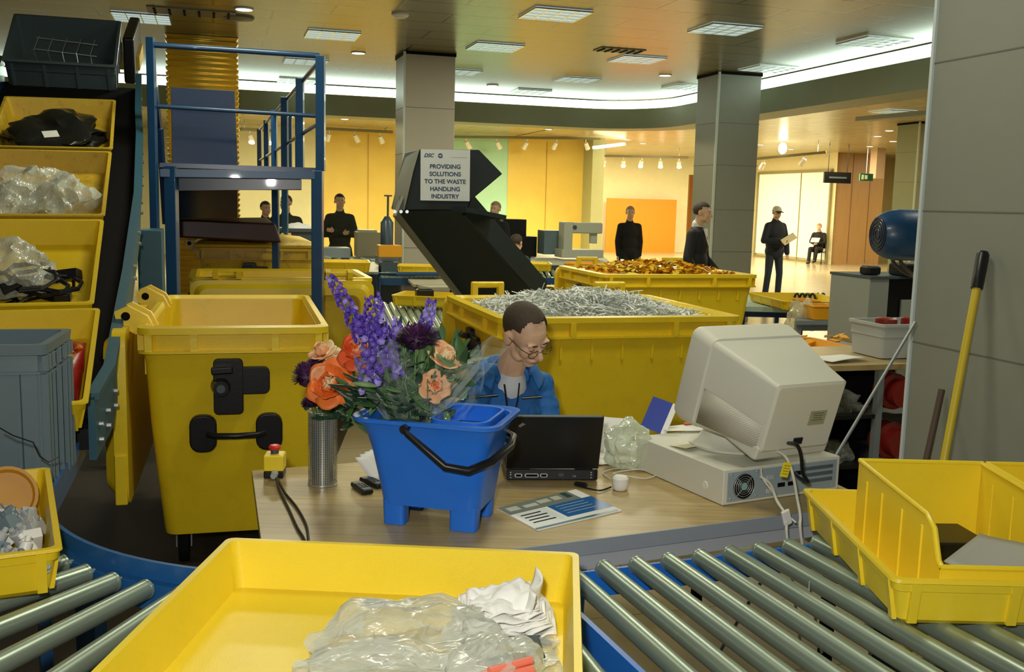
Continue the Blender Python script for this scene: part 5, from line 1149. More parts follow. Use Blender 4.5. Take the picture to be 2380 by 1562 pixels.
foliage('green leaves between the flowers in the upper bouquet', Pd(940, 855, 2.99), 90, (.07, .03, .055), 32, (.04, .10), [GRN, GRND, GRN2], .010, up=1.2)
foliage('green leaves around the flowers in the metal vase', Pd(800, 950, 3.19), 40, (.04, .02, .03), 33, (.04, .08), [GRN, GRND])
foliage('long bright leaves on the right of the bouquet under the cellophane', Pd(1035, 870, 2.93), 26, (.035, .02, .03), 34, (.06, .13), [GRN2, GRN], .02, up=1)
b = MB(); rg = random.Random(35)
for i in range(26):
    e_ = bst(i+40); p = Pd(rg.uniform(860, 1030), rg.uniform(800, 900), rg.uniform(2.86, 2.98)); b.tube([p, p.lerp(e_, .5)+V((rg.uniform(-.01, .01), 0, .01)), e_], .0018, 5)
o = b.build('thin_stems', GRN2); tag(o, 'bundle of thin green stems in the middle of the bouquet', 'stems', kind='stuff')
# cellophane wrap : crumpled cone with a flare to the right
def cello(a_from, a_to, lb, flare, seed):
    b = MB(); c0 = bf+V((.0, 0, -.03))
    def f(u, v):
        a = a_from+(a_to-a_from)*u; r = .035+flare*(v**.8)*(1+.18*math.sin(7*a+seed)+.10*math.sin(15*a+2*v)); z = .24*v*(1+.15*math.sin(3*a+seed))-.02*math.cos(9*a)*v
        nn_ = noise.noise(V((u*9, v*7, seed)))*.018*v
        return c0+V((math.cos(a)*(r+nn_)*1.15+.09*v*max(0, math.cos(a)), math.sin(a)*(r+nn_)*.75, z+nn_))
    b.grid(f, 70, 26); o = b.build('cellophane_wrap', FILMT, ang=60); return tag(o, lb, 'wrapping')
cello(R(-200), R(60), 'clear cellophane wrapped round the bouquet, flaring out to the right', .11, 1.3)
b = MB(); pts = [Pd(1005, 975, 2.86), Pd(1118, 818, 2.93)]
b.grid(lambda u, v: pts[0].lerp(pts[1], v)+V((.085*(u-.4)*math.sin(math.pi*min(1, v*.75+.2))*1.3, -.02*math.sin(3*u)+.012*noise.noise(V((u*6, v*6, 1))), -.075*(u-.4)*.8+.015*noise.noise(V((u*5, v*5, 7))))), 20, 30)
o = b.build('cellophane_wrap', FILMT, ang=60); tag(o, 'shiny tongue of cellophane sticking up at the right of the bouquet', 'wrapping')
# ================================================================== PEOPLE
def head_mesh(b, M):
    s = MB(M); E_ = s.ell; C_ = s.cap
    E_((0, .018, .035), (.075, .094, .083)); E_((0, -.02, .02), (.066, .066, .070)); E_((0, -.036, -.030), (.055, .052, .072)); E_((0, -.062, -.088), (.028, .026, .022)); E_((0, -.01, -.065), (.055, .055, .040))
    for x in (-1, 1):
        E_((x*.034, -.060, -.026), (.026, .026, .030)); E_((x*.030, -.078, .022), (.026, .013, .008)); E_((x*.009, -.100, -.034), (.009, .010, .008))
        E_((x*.079, .012, -.005), (.010, .021, .033), Euler((R(-10), 0, x*R(-20))).to_matrix()); E_((x*.082, .022, .006), (.006, .010, .018)); E_((x*.045, -.03, -.068), (.018, .03, .02))
    C_((0, -.080, .012), (0, -.113, -.028), .0085, .0125, 12); E_((0, -.090, -.058), (.022, .010, .0055)); E_((0, -.087, -.068), (.018, .010, .0065)); E_((0, -.075, -.063), (.028, .018, .020))
    b.add(s.v, s.f)
def face_parts(par, M, hair=None, hairm=None, bald=False, closed=False, brow=None):
    for x in (-1, 1):
        if closed:
            MB(M).ell((x*.030, -.079, .004), (.013, .008, .007)).build('eyelid', SKIN, par)
            MB(M).tube([(x*.018, -.0845, .000), (x*.030, -.0885, -.003), (x*.042, -.0835, .000)], .0011, 6).build('eyelash', HAIR, par)
        else:
            MB(M).ell((x*.030, -.079, .004), (.011, .008, .006)).build('eye', mat('eye_white', (.6, .58, .52), .3), par)
            MB(M).ell((x*.030, -.0865, .004), (.0045, .002, .0048)).build('iris', BLK, par)
        MB(M).tube([(x*.014, -.090, .021), (x*.030, -.092, .027), (x*.047, -.080, .021)], [.002, .0035, .0015], 6).build('eyebrow', hairm or HAIR, par)
    MB(M).tube([(-.019, -.0955, -.0625), (0, -.101, -.0625), (.019, -.0955, -.0625)], [.001, .0022, .001], 6).build('mouth_line', mat('lip_shadow', (.30, .10, .08), .5), par)
    if hair:
        b = MB(M); n1, n2 = 72, 46; vs = []; keep = []
        for j in range(n2+1):
            for i in range(n1):
                ph = math.pi*j/n2*.72; th = 2*math.pi*i/n1; d = V((math.sin(ph)*math.cos(th), math.sin(ph)*math.sin(th), math.cos(ph)))
                k = (1.02 if bald else 1.05)+.015*noise.noise(d*9)
                vs.append(V((0, .018, .037))+V((d.x*.075*k, d.y*.096*k, d.z*.084*k))); wv = .10*noise.noise(d*6)
                if bald: ok = d.y > -.10+wv*.6 or (abs(d.x) < .42+wv*.5 and d.z > .74+wv*.5) or (abs(d.x) > .44+wv*.4 and d.y > -.50 and d.z > .16+.45*max(0, .75-abs(d.x)))
                else: ok = d.y > -.30+wv or d.z > .42+wv*.6
                if d.z < -.05 and d.y < .05: ok = False
                if d.z < .12 and d.y < -.22: ok = False
                keep.append(ok)
        fs = [(j*n1+i, j*n1+(i+1) % n1, (j+1)*n1+(i+1) % n1, (j+1)*n1+i) for j in range(n2) for i in range(n1)]
        fs = [f for f in fs if sum(keep[k] for k in f) >= 3]
        b.add(vs, fs); b.build('hair', hairm or HAIR, par, solid=.006, ang=180)
def hand_mesh(b, w, d, n, curl=.6, s=1.0, thumb=1):
    """w wrist point, d pointing direction, n palm normal (side towards which fingers curl)"""
    d = V(d).normalized(); n = V(n); n = (n-d*n.dot(d)).normalized(); x = d.cross(n); w = V(w)
    b.ell(w+d*.045*s, (.038*s, .048*s, .015*s), Matrix((x, d, n)).transposed()); b.cap(w-d*.02, w+d*.02*s, .024*s, .022*s, 10)
    for i, (o, l) in enumerate(((-.028, .070), (-.010, .080), (.009, .075), (.027, .058))):
        p = w+d*.080*s+x*o*s; a = curl*(.6+.1*i); q = d*math.cos(a)+n*math.sin(a); m_ = p+q*l*.45*s; a2 = a+curl*.8; q2 = d*math.cos(a2)+n*math.sin(a2); m2 = m_+q2*l*.32*s; a3 = a2+curl*.5; q3 = d*math.cos(a3)+n*math.sin(a3); e = m2+q3*l*.25*s
        b.cap(p-d*.02*s, m_, .009*s, .0082*s, 10); b.cap(m_, m2, .0082*s, .0075*s, 10); b.cap(m2, e, .0075*s, .006*s, 10)
    p = w+d*.025*s-x*.030*s*thumb; q = (d*.7-x*.55*thumb+n*.5).normalized(); m_ = p+q*.035*s; e = m_+(d*.85+n*.45-x*.1*thumb).normalized()*.030*s; b.cap(p, m_, .012*s, .0095*s, 10); b.cap(m_, e, .0095*s, .0075*s, 10)
BASEJ = dict(pel=(0, 0, .93), chest=(0, 0, 1.27), neck=(0, .01, 1.49), head=(0, -.01, 1.655), hl=(-.09, 0, .90), hr=(.09, 0, .90), kl=(-.10, -.02, .50), kr=(.10, -.02, .50), al=(-.11, .02, .09), ar=(.11, .02, .09),
             sl=(-.170, .01, 1.405), sr=(.170, .01, 1.405), el=(-.25, .03, 1.13), er=(.25, .03, 1.13), wl=(-.25, -.05, .88), wr=(.25, -.05, .88), tl=None, tr=None)
def figure(t, J, coat, trous, shoe, vox=.010, head_rot=(0, 0, 0), sk=1.0, long_coat=0.0, bulk=1.0, hair=True, hairm=None, bald=False, closed=False, handcfg=None, trousers=True, ring_collar=True, jacket_hook=None):
    q = {k: (V(v)*sk if v is not None else None) for k, v in {**BASEJ, **J}.items()}
    hm = Matrix.Translation(q['head']) @ Euler(head_rot).to_matrix().to_4x4() @ Matrix.Scale(sk, 4)
    b = MB(); head_mesh(b, hm); hb = hm @ V((0, .02, -.045))
    b.cap(hb, q['neck'], .052*sk, .060*sk); b.cap(q['neck'], q['chest'], .06*sk, .085*sk); b.cap(q['chest'], q['pel'], .085*sk, .08*sk)
    for s in 'lr':
        S_, E_, W_, H2, K, A = (q[k+s] for k in ('s', 'e', 'w', 'h', 'k', 'a'))
        b.cap(q['neck']+V((0, 0, -.07)), S_, .04*sk, .040*sk); b.cap(S_, E_, .042*sk, .034*sk); b.cap(E_, W_, .034*sk, .024*sk)
        hd, hn, hc = (handcfg or {}).get(s, ((W_-E_), (0, -1, .2), .5)); hand_mesh(b, W_, hd, hn, hc, sk, 1 if s == 'l' else -1)
        b.cap(q['pel'], H2, .07*sk, .07*sk); b.cap(H2, K, .068*sk, .048*sk); b.cap(K, A, .045*sk, .032*sk); b.cap(A, A+V((0, -.10, -.05))*sk, .03*sk, .022*sk)
    b.build('body', SKIN, t, remesh=vox*.72, rsm=3)
    face_parts(t, hm, hair, hairm, bald, closed)
    k = bulk*sk; b = MB()
    up = (q['neck']-q['pel']).normalized(); fw = up.cross(V((1, 0, 0))); 
    shd = (q['sr']-q['sl']).normalized(); fq = Matrix((shd, up.cross(shd)*-1, up)).transposed() if False else None
    Rm = Matrix((shd, -(shd.cross(up)).normalized()*-1, up)).transposed()
    c2 = q['chest']; b.ell(c2+up*.03*k, (.172*k, .122*k, .19*k), Rm, 20, 14); b.ell(q['chest'].lerp(q['pel'], .55), (.165*k, .12*k, .20*k), Rm, 20, 14); b.ell(q['pel'], (.17*k, .125*k, .14*k), Rm, 20, 14)
    b.cap(q['sl'].lerp(q['sr'], .08), q['sl'].lerp(q['sr'], .92), .066*k, .066*k, 16); b.ell(q['neck']+up*-.03*sk, (.085*k, .075*k, .05*k), Rm)
    for s in 'lr':
        S_, E_, W_ = (q[z+s] for z in 'sew'); b.cap(S_, E_, .060*k, .054*k, 16); b.cap(E_, W_.lerp(E_, .06), .053*k, .042*k, 16)
        if long_coat: b.cap(q['h'+s], q['h'+s].lerp(q['k'+s], long_coat), .10*k, .12*k, 16)
    if ring_collar: b.cap(q['neck']+V((0, .01, .01))*sk, q['neck']+V((0, .015, .035))*sk, .068*sk, .064*sk, 16)
    jk = b.build('jacket', coat, t, remesh=vox, rsm=5)
    if jacket_hook: jacket_hook(jk, q, hm)
    if trousers:
        b = MB(); b.ell(q['pel']+V((0, 0, -.02)), (.165*sk, .115*sk, .12*sk), Rm)
        for s in 'lr': H2, K, A = (q[z+s] for z in 'hka'); b.cap(H2, K, .090*sk, .066*sk, 16); b.cap(K, A+V((0, 0, -.02))*sk, .064*sk, .058*sk, 16)
        b.build('trousers', trous, t, remesh=vox, rsm=5)
        for s in 'lr':
            A = q['a'+s]; b = MB(); tt = q['t'+s] if q['t'+s] is not None else V((0, -1, 0)); tt = tt.normalized(); g = A.z-.045*sk; A0 = V((A.x, A.y, A.z))
            b.cap(A0+V((0, 0, -.045))*sk-tt*.03, A0+V((0, 0, -.052))*sk+tt*.15*sk, .042*sk, .034*sk); b.cap(A0, A0+V((0, 0, -.045))*sk, .042*sk, .045*sk); b.build('shoe', shoe, t, remesh=vox*.8, rsm=3)
    return q, hm
DCOAT = mat('dark_green_coat', (.03, .035, .022), .8, bump=.3, bscale=40); BCOAT = mat('black_coat', (.008, .008, .008), .8); NAVY = mat('navy_jacket', (.012, .02, .04), .75, bump=.3, bscale=30)
JEAN = mat('dark_jeans', (.02, .035, .065), .8); DTR = mat('dark_trousers', (.012, .012, .012), .8); SHOE = mat('black_shoes', (.01, .01, .01), .4)
def person(lb, loc, rz, H=1.76, **k):
    t = thing('person', lb, 'person', loc, rz); figure(t, sk=H/1.78, **k); return t
def gp_(px, py_head, d, H): p = Pd(px, py_head, d); return V((p.x, d, 0))
# standing, arms crossed, against the yellow wall
crossed = dict(el=(-.25, -.02, 1.14), er=(.25, -.02, 1.14), wl=(.07, -.20, 1.17), wr=(-.07, -.17, 1.20))
person('person in a dark green coat standing with crossed arms before the yellow wall', gp_(790, 458, 15.5, 1.76), R(4), 1.76, J=crossed, coat=DCOAT, trous=DTR, shoe=SHOE, long_coat=.45, bulk=1.05, vox=.014, head_rot=(0, 0, R(15)))
person('person with glasses in a dark coat seen between the blue platform legs', gp_(664, 458, 14.0, 1.73), R(10), 1.72, J=crossed, coat=DCOAT, trous=DTR, shoe=SHOE, long_coat=.4, bulk=1.1, vox=.014, head_rot=(0, 0, R(-25)))
person('person in a dark red jacket mostly hidden behind the blue platform legs', gp_(617, 470, 14.8, 1.66), R(40), 1.62, J={}, coat=mat('dark_red_jacket', (.05, .008, .006), .8), trous=DTR, shoe=SHOE, vox=.016, bulk=1.15)
person('fair haired person in black standing behind the black chute arm', gp_(1152, 468, 15.0, 1.72), R(-25), 1.70, J=crossed, coat=BCOAT, trous=DTR, shoe=SHOE, vox=.014, hairm=BLOND)
person('person in a long black coat standing before the orange board', gp_(1465, 487, 17.5, 1.68), R(3), 1.68, J=dict(el=(-.215, .02, 1.12), er=(.215, .02, 1.12), wl=(-.20, -.03, .86), wr=(.20, -.03, .86)), coat=BCOAT, trous=DTR, shoe=SHOE, long_coat=.75, bulk=1.0, vox=.014, hairm=BLOND)
# suit, profile facing right, walking
def suit_hook(jk, q, hm):
    b = MB(); u = (q['neck']-q['chest'])
    b.grid(lambda a, c: q['chest']+V(((a-.5)*(.02+.12*c), -.137+.05*c, .0+.20*c)), 4, 6); b.build('shirt', PAPER, jk.parent, solid=.004)
    MB().cap(q['neck']+V((0, 0, -.01)), q['neck']+V((0, 0, .03)), .062, .06, 16).build('shirt_collar', PAPER, jk.parent)
person('person in a dark suit and white shirt walking to the right past the grey column', gp_(1625, 475, 11.2, 1.74), R(62), 1.75, J=dict(head=(0, -.05, 1.65), hl=(-.09, 0, .90), kl=(-.1, -.16, .5), al=(-.1, -.18, .1), ar=(.1, .22, .12), el=(-.26, .02, 1.13), wl=(-.24, -.10, .92), er=(.24, -.02, 1.13), wr=(.20, -.22, .95)), coat=mat('charcoal_suit', (.012, .012, .016), .7), trous=DTR, shoe=SHOE, vox=.012, bulk=1.05, head_rot=(R(4), 0, 0), jacket_hook=suit_hook, ring_collar=False)
# cap and paper
cp = person('person in a white cap and dark jacket holding a paper, right of the grey column', gp_(1806, 480, 18.6, 1.78), R(22), 1.74, J=dict(el=(-.27, -.02, 1.13), wl=(-.06, -.26, 1.12), er=(.27, .02, 1.13), wr=(.27, -.04, .88), kl=(-.13, -.02, .5), al=(-.15, .02, .09), kr=(.13, -.02, .5), ar=(.16, .04, .09)), coat=NAVY, trous=JEAN, shoe=SHOE, vox=.014, bulk=1.18, head_rot=(R(16), 0, R(-8)))
hm = Matrix.Translation(V((0, -.01, 1.655))*(1.74/1.78)) @ Euler((R(16), 0, R(-8))).to_matrix().to_4x4()
MB(hm).ell((0, .018, .055), (.083, .103, .072)).build('cap', mat('off_white_cap', (.70, .68, .60), .7), cp); MB(hm).grid(lambda u, v: ((u-.5)*.15*(1-.3*v*v), -.07-.08*v, .058-.012*(2*u-1)**2), 8, 4).build('cap_peak', BCOAT, cp, solid=.006)
o = MB().box((0, 0, 0), (.30, .012, .13)).build('paper_sheet', mat('cream_paper', (.80, .76, .50), .6)); pp = Matrix.Rotation(R(22), 3, 'Z') @ V((.06, -.33, 1.15)); put(o, cp.location+pp, (R(-35), R(-28), R(22))); tag(o, 'cream paper held by the person in the white cap', 'paper')
# seated person far away
sj = dict(pel=(0, .10, .48), chest=(0, .12, .82), neck=(0, .10, 1.04), head=(0, .06, 1.20), hl=(-.09, .08, .48), hr=(.09, .08, .48), kl=(-.12, -.34, .50), kr=(.10, -.34, .52), al=(-.14, -.36, .09), ar=(.04, -.30, .14), sl=(-.18, .11, .97), sr=(.18, .11, .97), el=(-.24, .02, .72), er=(.24, .02, .72), wl=(-.06, -.16, .66), wr=(.06, -.18, .67))
fp = V((Pd(1897, 612, 31.5).x, 31.5, 0)); person('distant person in black seated on a chair reading, beside the brown wood pillar', fp, R(-35), 1.72, J=sj, coat=BCOAT, trous=DTR, shoe=SHOE, vox=.018, hairm=BLOND, head_rot=(R(12), 0, 0))
o = MB().box((0, 0, 0), (.26, .20, .02)).build('newspaper', PAPER); put(o, fp+Matrix.Rotation(R(-35), 3, 'Z') @ V((0, -.24, .76)), (R(40), 0, R(-35))); tag(o, 'pale paper on the lap of the distant seated person', 'paper')
chs = thing('chair', 'dark chair under the distant seated person', 'chair', fp, R(-35)); MB().box((0, .08, .38), (.44, .44, .03)).build('seat', BLK, chs); MB().box((0, .31, .66), (.42, .03, .34)).build('backrest', BLK, chs)
for x in (-.19, .19):
    for y in (-.12, .28): MB().cyl((x, y, 0), (x, y, .38), .014, n=8).build('leg', BLK, chs)
# seated in blue overalls, back to us
OVB = mat('dull_blue_overall', (.02, .06, .13), .8, bump=.3, bscale=30)
bp_ = V((Pd(1205, 600, 13.4).x, 13.4, 0)); person('person in blue overalls seated with the back to us beyond the chute', bp_, R(150), 1.70, J=sj, coat=OVB, trous=OVB, shoe=SHOE, vox=.014, head_rot=(R(15), 0, 0), bulk=1.12)
st_ = thing('stool', 'dark stool under the person in blue overalls', 'stool', bp_+V((.03, -.08, 0)), 0); MB().cyl((0, 0, .34), (0, 0, .385), .17, n=20).build('seat', BLK, st_)
for a in (0, 90, 180, 270): MB().cyl((.13*math.cos(R(a)), .13*math.sin(R(a)), 0), (.1*math.cos(R(a)), .1*math.sin(R(a)), .35), .012, n=8).build('leg', BLK, st_)
# ------------------------------------------------------------------ the person at the desk
OV = mat('blue_overall_cotton', (.014, .13, .42), .75, bump=.5, bscale=35, var=.14, vscale=9)
TEE = mat('white_tee_cotton', (.62, .66, .72), .8, bump=.2, bscale=30)
mloc = V((.02, 4.08, 0)); mrz = R(16)
mt = thing('person', 'person in a blue overall and glasses sitting at the desk, looking down at the laptop', 'person', mloc, mrz)
mi = Matrix.Rotation(-mrz, 3, 'Z')
def ml(p): return mi @ (V(p)-mloc)
mj = dict(head=ml(Pd(1221, 778, 3.82)), neck=ml(Pd(1183, 868, 3.93)), chest=ml(Pd(1193, 985, 4.0)), pel=(0, .02, .53), sl=ml(Pd(1122, 878, 3.90)), sr=ml(Pd(1256, 896, 4.04)),
          el=ml(Pd(1082, 1010, 3.80)), er=ml(Pd(1285, 1035, 3.95)), wl=ml(Pd(1160, 1048, 3.66)), wr=ml(Pd(1235, 1070, 3.66)), hl=(-.09, .0, .52), hr=(.09, .0, .52), kl=(-.12, -.44, .52), kr=(.12, -.44, .52), al=(-.12, -.42, .09), ar=(.12, -.42, .09))
HR = Euler((R(34), R(-10), R(22)), 'XYZ')
def main_hook(jk, q, hm):
    bake(jk)
    n_ = q['neck']; c = q['chest']
    # V opening cut into the jacket
    f = (n_-c).normalized(); cut = MB(); top = n_+V((.02, 0, .08)); bot = c+V((.015, 0, .0))
    yy0, yy1 = n_.y-.30, n_.y-.035
    poly = [(top.x-.10, top.z), (top.x+.10, top.z), (n_.x+.075, n_.z-.02), (bot.x+.010, bot.z), (bot.x-.010, bot.z), (n_.x-.060, n_.z-.02)]
    My = Matrix(((1, 0, 0, 0), (0, 0, 1, 0), (0, 1, 0, 0), (0, 0, 0, 1)))
    cut.prism(poly, yy0-.1, yy1-.025, My); co = cut.build('cutter', OV, mt, smooth=False)
    m = jk.modifiers.new('bo', 'BOOLEAN'); m.operation = 'DIFFERENCE'; m.object = co; m.solver = 'FAST'; bake(jk); bpy.data.objects.remove(co)
    displ(jk, .034, .075); 
    # tee
    b = MB(); up = (n_-c).normalized(); shd = (q['sr']-q['sl']).normalized(); Rm = Matrix((shd, -(shd.cross(up)).normalized()*-1, up)).transposed()
    b.ell(c+up*.05, (.145, .098, .172), Rm, 24, 18); b.cap(n_+V((0, .005, -.05)), n_+V((0, .0, -.008)), .078, .066, 20); b.cap(q['sl'].lerp(q['sr'], .2), q['sl'].lerp(q['sr'], .8), .055, .055)
    b.build('tee_shirt', TEE, mt, remesh=.007, rsm=6)
    # collar flaps
    b = MB()
    cc = n_+V((0, .012, .024))
    def col(u, v):
        a = R(-90)+R(38)+(R(284))*u; r0 = .070; k = v
        rr = r0+.005+(.055*k if k > .35 else .018*k); zz = .040*(k/.35) if k < .35 else .040-.060*(k-.35)/.65
        fr = abs(u-.5)*2; dz = -.055*fr**3; rr += .016*fr**4
        return cc+V((math.cos(a)*rr*1.08, math.sin(a)*rr*.95, zz+dz))
    b.grid(col, 36, 10); b.build('collar', OV, mt, solid=.005, ang=60)
mq, mhm = figure(mt, mj, OV, OV, SHOE, vox=.0065, head_rot=HR, sk=1.0, hair=True, bald=True, closed=True, ring_collar=False, jacket_hook=main_hook, bulk=.98,
    handcfg=dict(l=((.35, -.9, -.15), (0, -.2, -1), .5), r=((-.2, -.95, -.15), (0, -.2, -1), .5)))
# spectacles
gl = MB(mhm)
for x in (-1, 1):
    gl.tube([(x*.034+.0235*math.cos(a*math.pi/10)*1.05, -.106+.006*abs(math.cos(a*math.pi/10)), -.004+.017*math.sin(a*math.pi/10)) for a in range(21)], .0014, 6)
    gl.tube([(x*.055, -.100, .002), (x*.074, -.07, .006), (x*.083, .0, .010), (x*.084, .018, .004)], .0014, 6)
gl.tube([(-.012, -.106, .002), (0, -.110, .005), (.012, -.106, .002)], .0013, 6)
gl.build('spectacles', mat('dark_spectacle_frame', (.05, .03, .02), .3), mt)
# pocket zips and lanyard
def onchest(px, py, dd): return ml(Pd(px, py, dd))
for (pa, pb, nm) in (((1088, 925, 3.765), (1156, 918, 3.795), 'chest_zip'), ((1214, 925, 3.845), (1258, 922, 3.90), 'chest_zip')):
    z_ = MB().bar(onchest(*pa), onchest(*pb), .004, .009).build(nm, BLK, mt); MB().bar(onchest(*pa)+V((0, -.002, .001)), onchest(*pb)+V((0, -.002, .001)), .004, .0025).build('zip_teeth', PORT, z_)
b = MB(); b.tube([onchest(1172, 893, 3.80), onchest(1178, 940, 3.80), onchest(1188, 985, 3.82)], .004, 6); b.tube([onchest(1207, 890, 3.83), onchest(1203, 930, 3.82), onchest(1192, 980, 3.83)], .003, 6); b.build('front_zip', BLK, mt)
# the chair under the person
oc = thing('office_chair', 'dark chair carrying the person in the blue overall', 'chair', mloc, mrz); MB().box((0, .02, .40), (.46, .46, .05)).build('seat', BLK, oc, bevel=.02)
MB().box((0, .27, .66), (.40, .04, .30)).build('backrest', BLK, oc, bevel=.015); MB().cyl((0, .02, .10), (0, .02, .38), .025, n=12).build('column', BLK, oc)
b = MB(); [b.bar((0, .02, .09), (.27*math.cos(R(a)), .02+.27*math.sin(R(a)), .06), .04, .03) for a in range(18, 378, 72)]; b.build('star_base', BLK, oc)
for a in range(18, 378, 72): p = (.27*math.cos(R(a)), .02+.27*math.sin(R(a))); MB().cyl((p[0]-.012, p[1], .03), (p[0]+.012, p[1], .03), .028, n=12).build('castor', BLK, oc)
MB().bar((0, .24, .40), (0, .285, .60), .05, .012).build('back_stay', BLK, oc)
# ================================================================== RIGHT SIDE
def ptable(lb, corners, z, m, th=.03, legm=None, legs=True, name='table'):
    c = [Pz(x, y, z) for x, y in corners]; t = thing(name, lb, 'table', (sum(p.x for p in c)/4, sum(p.y for p in c)/4, 0))
    MB().slab(c, z-th, z).build('top', m, t, world=True, bevel=.003)
    cen = sum(c, V())/4
    if legs:
        for p in c:
            q = p.lerp(cen, .08); MB().bar(V((q.x, q.y, 0)), V((q.x, q.y, z-th)), .045, .045).build('leg', legm or BLUED, t, world=True)
        q = [p.lerp(cen, .08) for p in c]; b = MB(); [b.bar(q[i]+V((0, 0, -th-.03)), q[(i+1) % 4]+V((0, 0, -th-.03)), .03, .05) for i in range(4)]; b.build('frame', legm or BLUED, t, world=True)
    return t
STL = mat('dull_grey_frame', (.20, .23, .24), .5)
# broom handles against the pillar
def pole(lb, top, bot, r, m, grip=None, name='broom_handle'):
    t = thing(name, lb, 'handle', bot); MB().tube([bot, top], r, 14).build('shaft', m, t, world=True)
    if grip: q = V(top).lerp(V(bot), grip); MB().tube([V(top)+(V(top)-V(bot)).normalized()*.012, V(top), q], [r*1.1, r*1.55, r*1.45], 14).build('grip', BLK, t, world=True)
    MB().box(V(bot)+V((0, 0, .02)), (.30, .06, .04)).build('head', DGREY, t, world=True)
    return t
def pface(x, y):                                # point on the near face of the pillar under a pixel
    r = _ray(x, y); n = -BV; p0 = G(PU, PW, 0); k = (p0-CAM).dot(n)/r.dot(n); return CAM+r*k
tp = pface(2302, 592)-BV*.035; pole('yellow broom handle with black grip leaning against the big grey pillar', tp, Pz(2102, 1560, .0), .0155, mat('yellow_handle_paint', (.62, .47, .03), .35), .085)
tp = pface(2203, 905)-BV*.03; pole('short brown wooden handle leaning against the pillar, left of the yellow one', tp, Pz(2062, 1480, .0), .0135, mat('dark_brown_wood', (.09, .055, .035), .6), None, 'wooden_pole')
a_, b_ = Pd(2122, 758, 3.95), Pd(1950, 1048, 3.75); d_ = (b_-a_).normalized(); b_ = b_+d_*((b_.z-.02)/-d_.z)
t = thing('metal_pole', 'slender grey metal pole leaning between the shelf rack and the pillar', 'pole', b_); MB().tube([a_-d_*.02, b_], .0065, 10).build('tube', mat('dull_pole_steel', (.30, .33, .34), .4, metal=.5), t, world=True)
# shelf rack
sk_ = thing('shelf_rack', 'dark shelf rack full of red fittings between the computer and the pillar', 'rack', (Pd(1990, 1000, 4.6).x, 4.9, 0), TH)
rx = .0
cr_ = [Pz(1885, 845, .92), Pz(2125, 850, .92), Pz(2100, 790, .92), Pz(1890, 800, .92)]
RU0, RW0 = Pd(1905, 900, 4.9).dot(BV), Pd(1905, 900, 4.9).dot(AV)
sk_.location = G(RU0+.36, RW0+.25, 0)
for x in (-.36, -.01, .36):
    for y in (-.25, .25): MB().box((x, y, .45), (.035, .035, .90)).build('upright', STL, sk_)
for z in (.12, .38, .64): MB().box((0, 0, z), (.74, .52, .02)).build('shelf', BLK, sk_)
MB().box((0, 0, .905), (.86, .62, .03)).build('top_board', OAK, sk_, bevel=.003)
MB().box((.02, .26, .45), (.72, .01, .88)).build('back_panel', BLKM, sk_)
RED = mat('dark_red_enamel', (.22, .014, .009), .35)
def rl(x, y, z): return sk_.location+Matrix.Rotation(TH, 3, 'Z') @ V((x, y, z))
def fitting(lb, loc, r, l, rot, ring=False):
    t = thing('red_fitting', lb, 'fitting', loc, rot=rot); b = MB(); b.lathe((0, 0, 0), [(r*.5, 0), (r, .01), (r, l*.5), (r*.75, l*.55), (r*.75, l), (r*.6, l)], 20); b.build('body', RED, t)
    if ring:
        b = MB(); b.lathe((0, 0, 0), [(r*.55, -.012), (r*1.05, -.010), (r*1.05, .006), (r*.55, .006)], 24, caps=False); b.build('white_ring', WHT, t)
for k, (x, z, r, l, lb, rg_) in enumerate(((.10, .76, .095, .14, 'large dark red cylinder on the top shelf of the dark rack', False), (.10, .50, .10, .15, 'dark red housing with white nozzle on the middle shelf', False), (.23, .48, .05, .10, 'small red pipe piece beside the housing on the middle shelf', False), (.17, .235, .09, .12, 'red fitting with a white ring on the lowest shelf', True), (.05, .22, .045, .08, 'small dark red fitting left of the white ringed one', False))):
    fitting(lb, rl(x, -.16, z), r, l, (R(90), 0, R(20)), rg_)
o = MB().cyl((0, 0, 0), (.07, -.03, -.03), .02, .024, 14).build('white_nozzle', WHT); put(o, rl(.21, -.25, .52)); tag(o, 'white nozzle end sticking out of the middle shelf', 'nozzle')
for k, (x, z) in enumerate(((-.14, .71), (-.16, .45), (-.10, .19))):
    bag('clear_bag', 'clear bag of small parts on the %s shelf of the dark rack' % ('upper', 'middle', 'lower')[k], rl(x, -.10, z-.06), (.14, .10, .07), 90+k, FILM, (0, 0, k))
# top of rack: orange tray, paper, grey crate with red items
paper('sheet of white paper on the beige bench behind the monitor', rl(-.20, -.16, .925), (0, 0, R(30)), .26, .16, PAPER, .008, seed=9)
gc = thing('grey_crate', 'pale grey crate with red lids inside on the rack top beside the pillar', 'crate', rl(.23, -.04, .925), TH)
b = MB(); lo = lambda z, k: rrect(.38+k, .28+k, .02, z, 4); b.loft([lo(0, -.02), lo(.11, -.01), lo(.11, .0), (lo(.12, .0)), lo(.12, -.006), lo(.165, .0), lo(.165, .02), lo(.18, .02), lo(.18, -.012), lo(.02, -.03)]); b.build('shell', mat('pale_grey_plastic', (.46, .48, .46), .5), gc, ang=30)
for k, x in enumerate((-.08, .08)):
    o = MB().lathe((0, 0, 0), [(.05, 0), (.055, .01), (.055, .045), (.045, .05)], 20).build('red_pot', RED); put(o, gc.location+Matrix.Rotation(TH, 3, 'Z') @ V((x, -.02, .15))); tag(o, '%s red round pot in the pale grey crate' % ('left', 'right')[k], 'pot')
b = MB(); b.tube([(.02*math.cos(i*.6), .02*math.sin(i*.6), .004*i) for i in range(24)], .006, 6); o = b.build('blue_coil', BLUED); put(o, rl(.40, -.26, .925)); tag(o, 'dark blue coil beside the pale grey crate', 'coil')
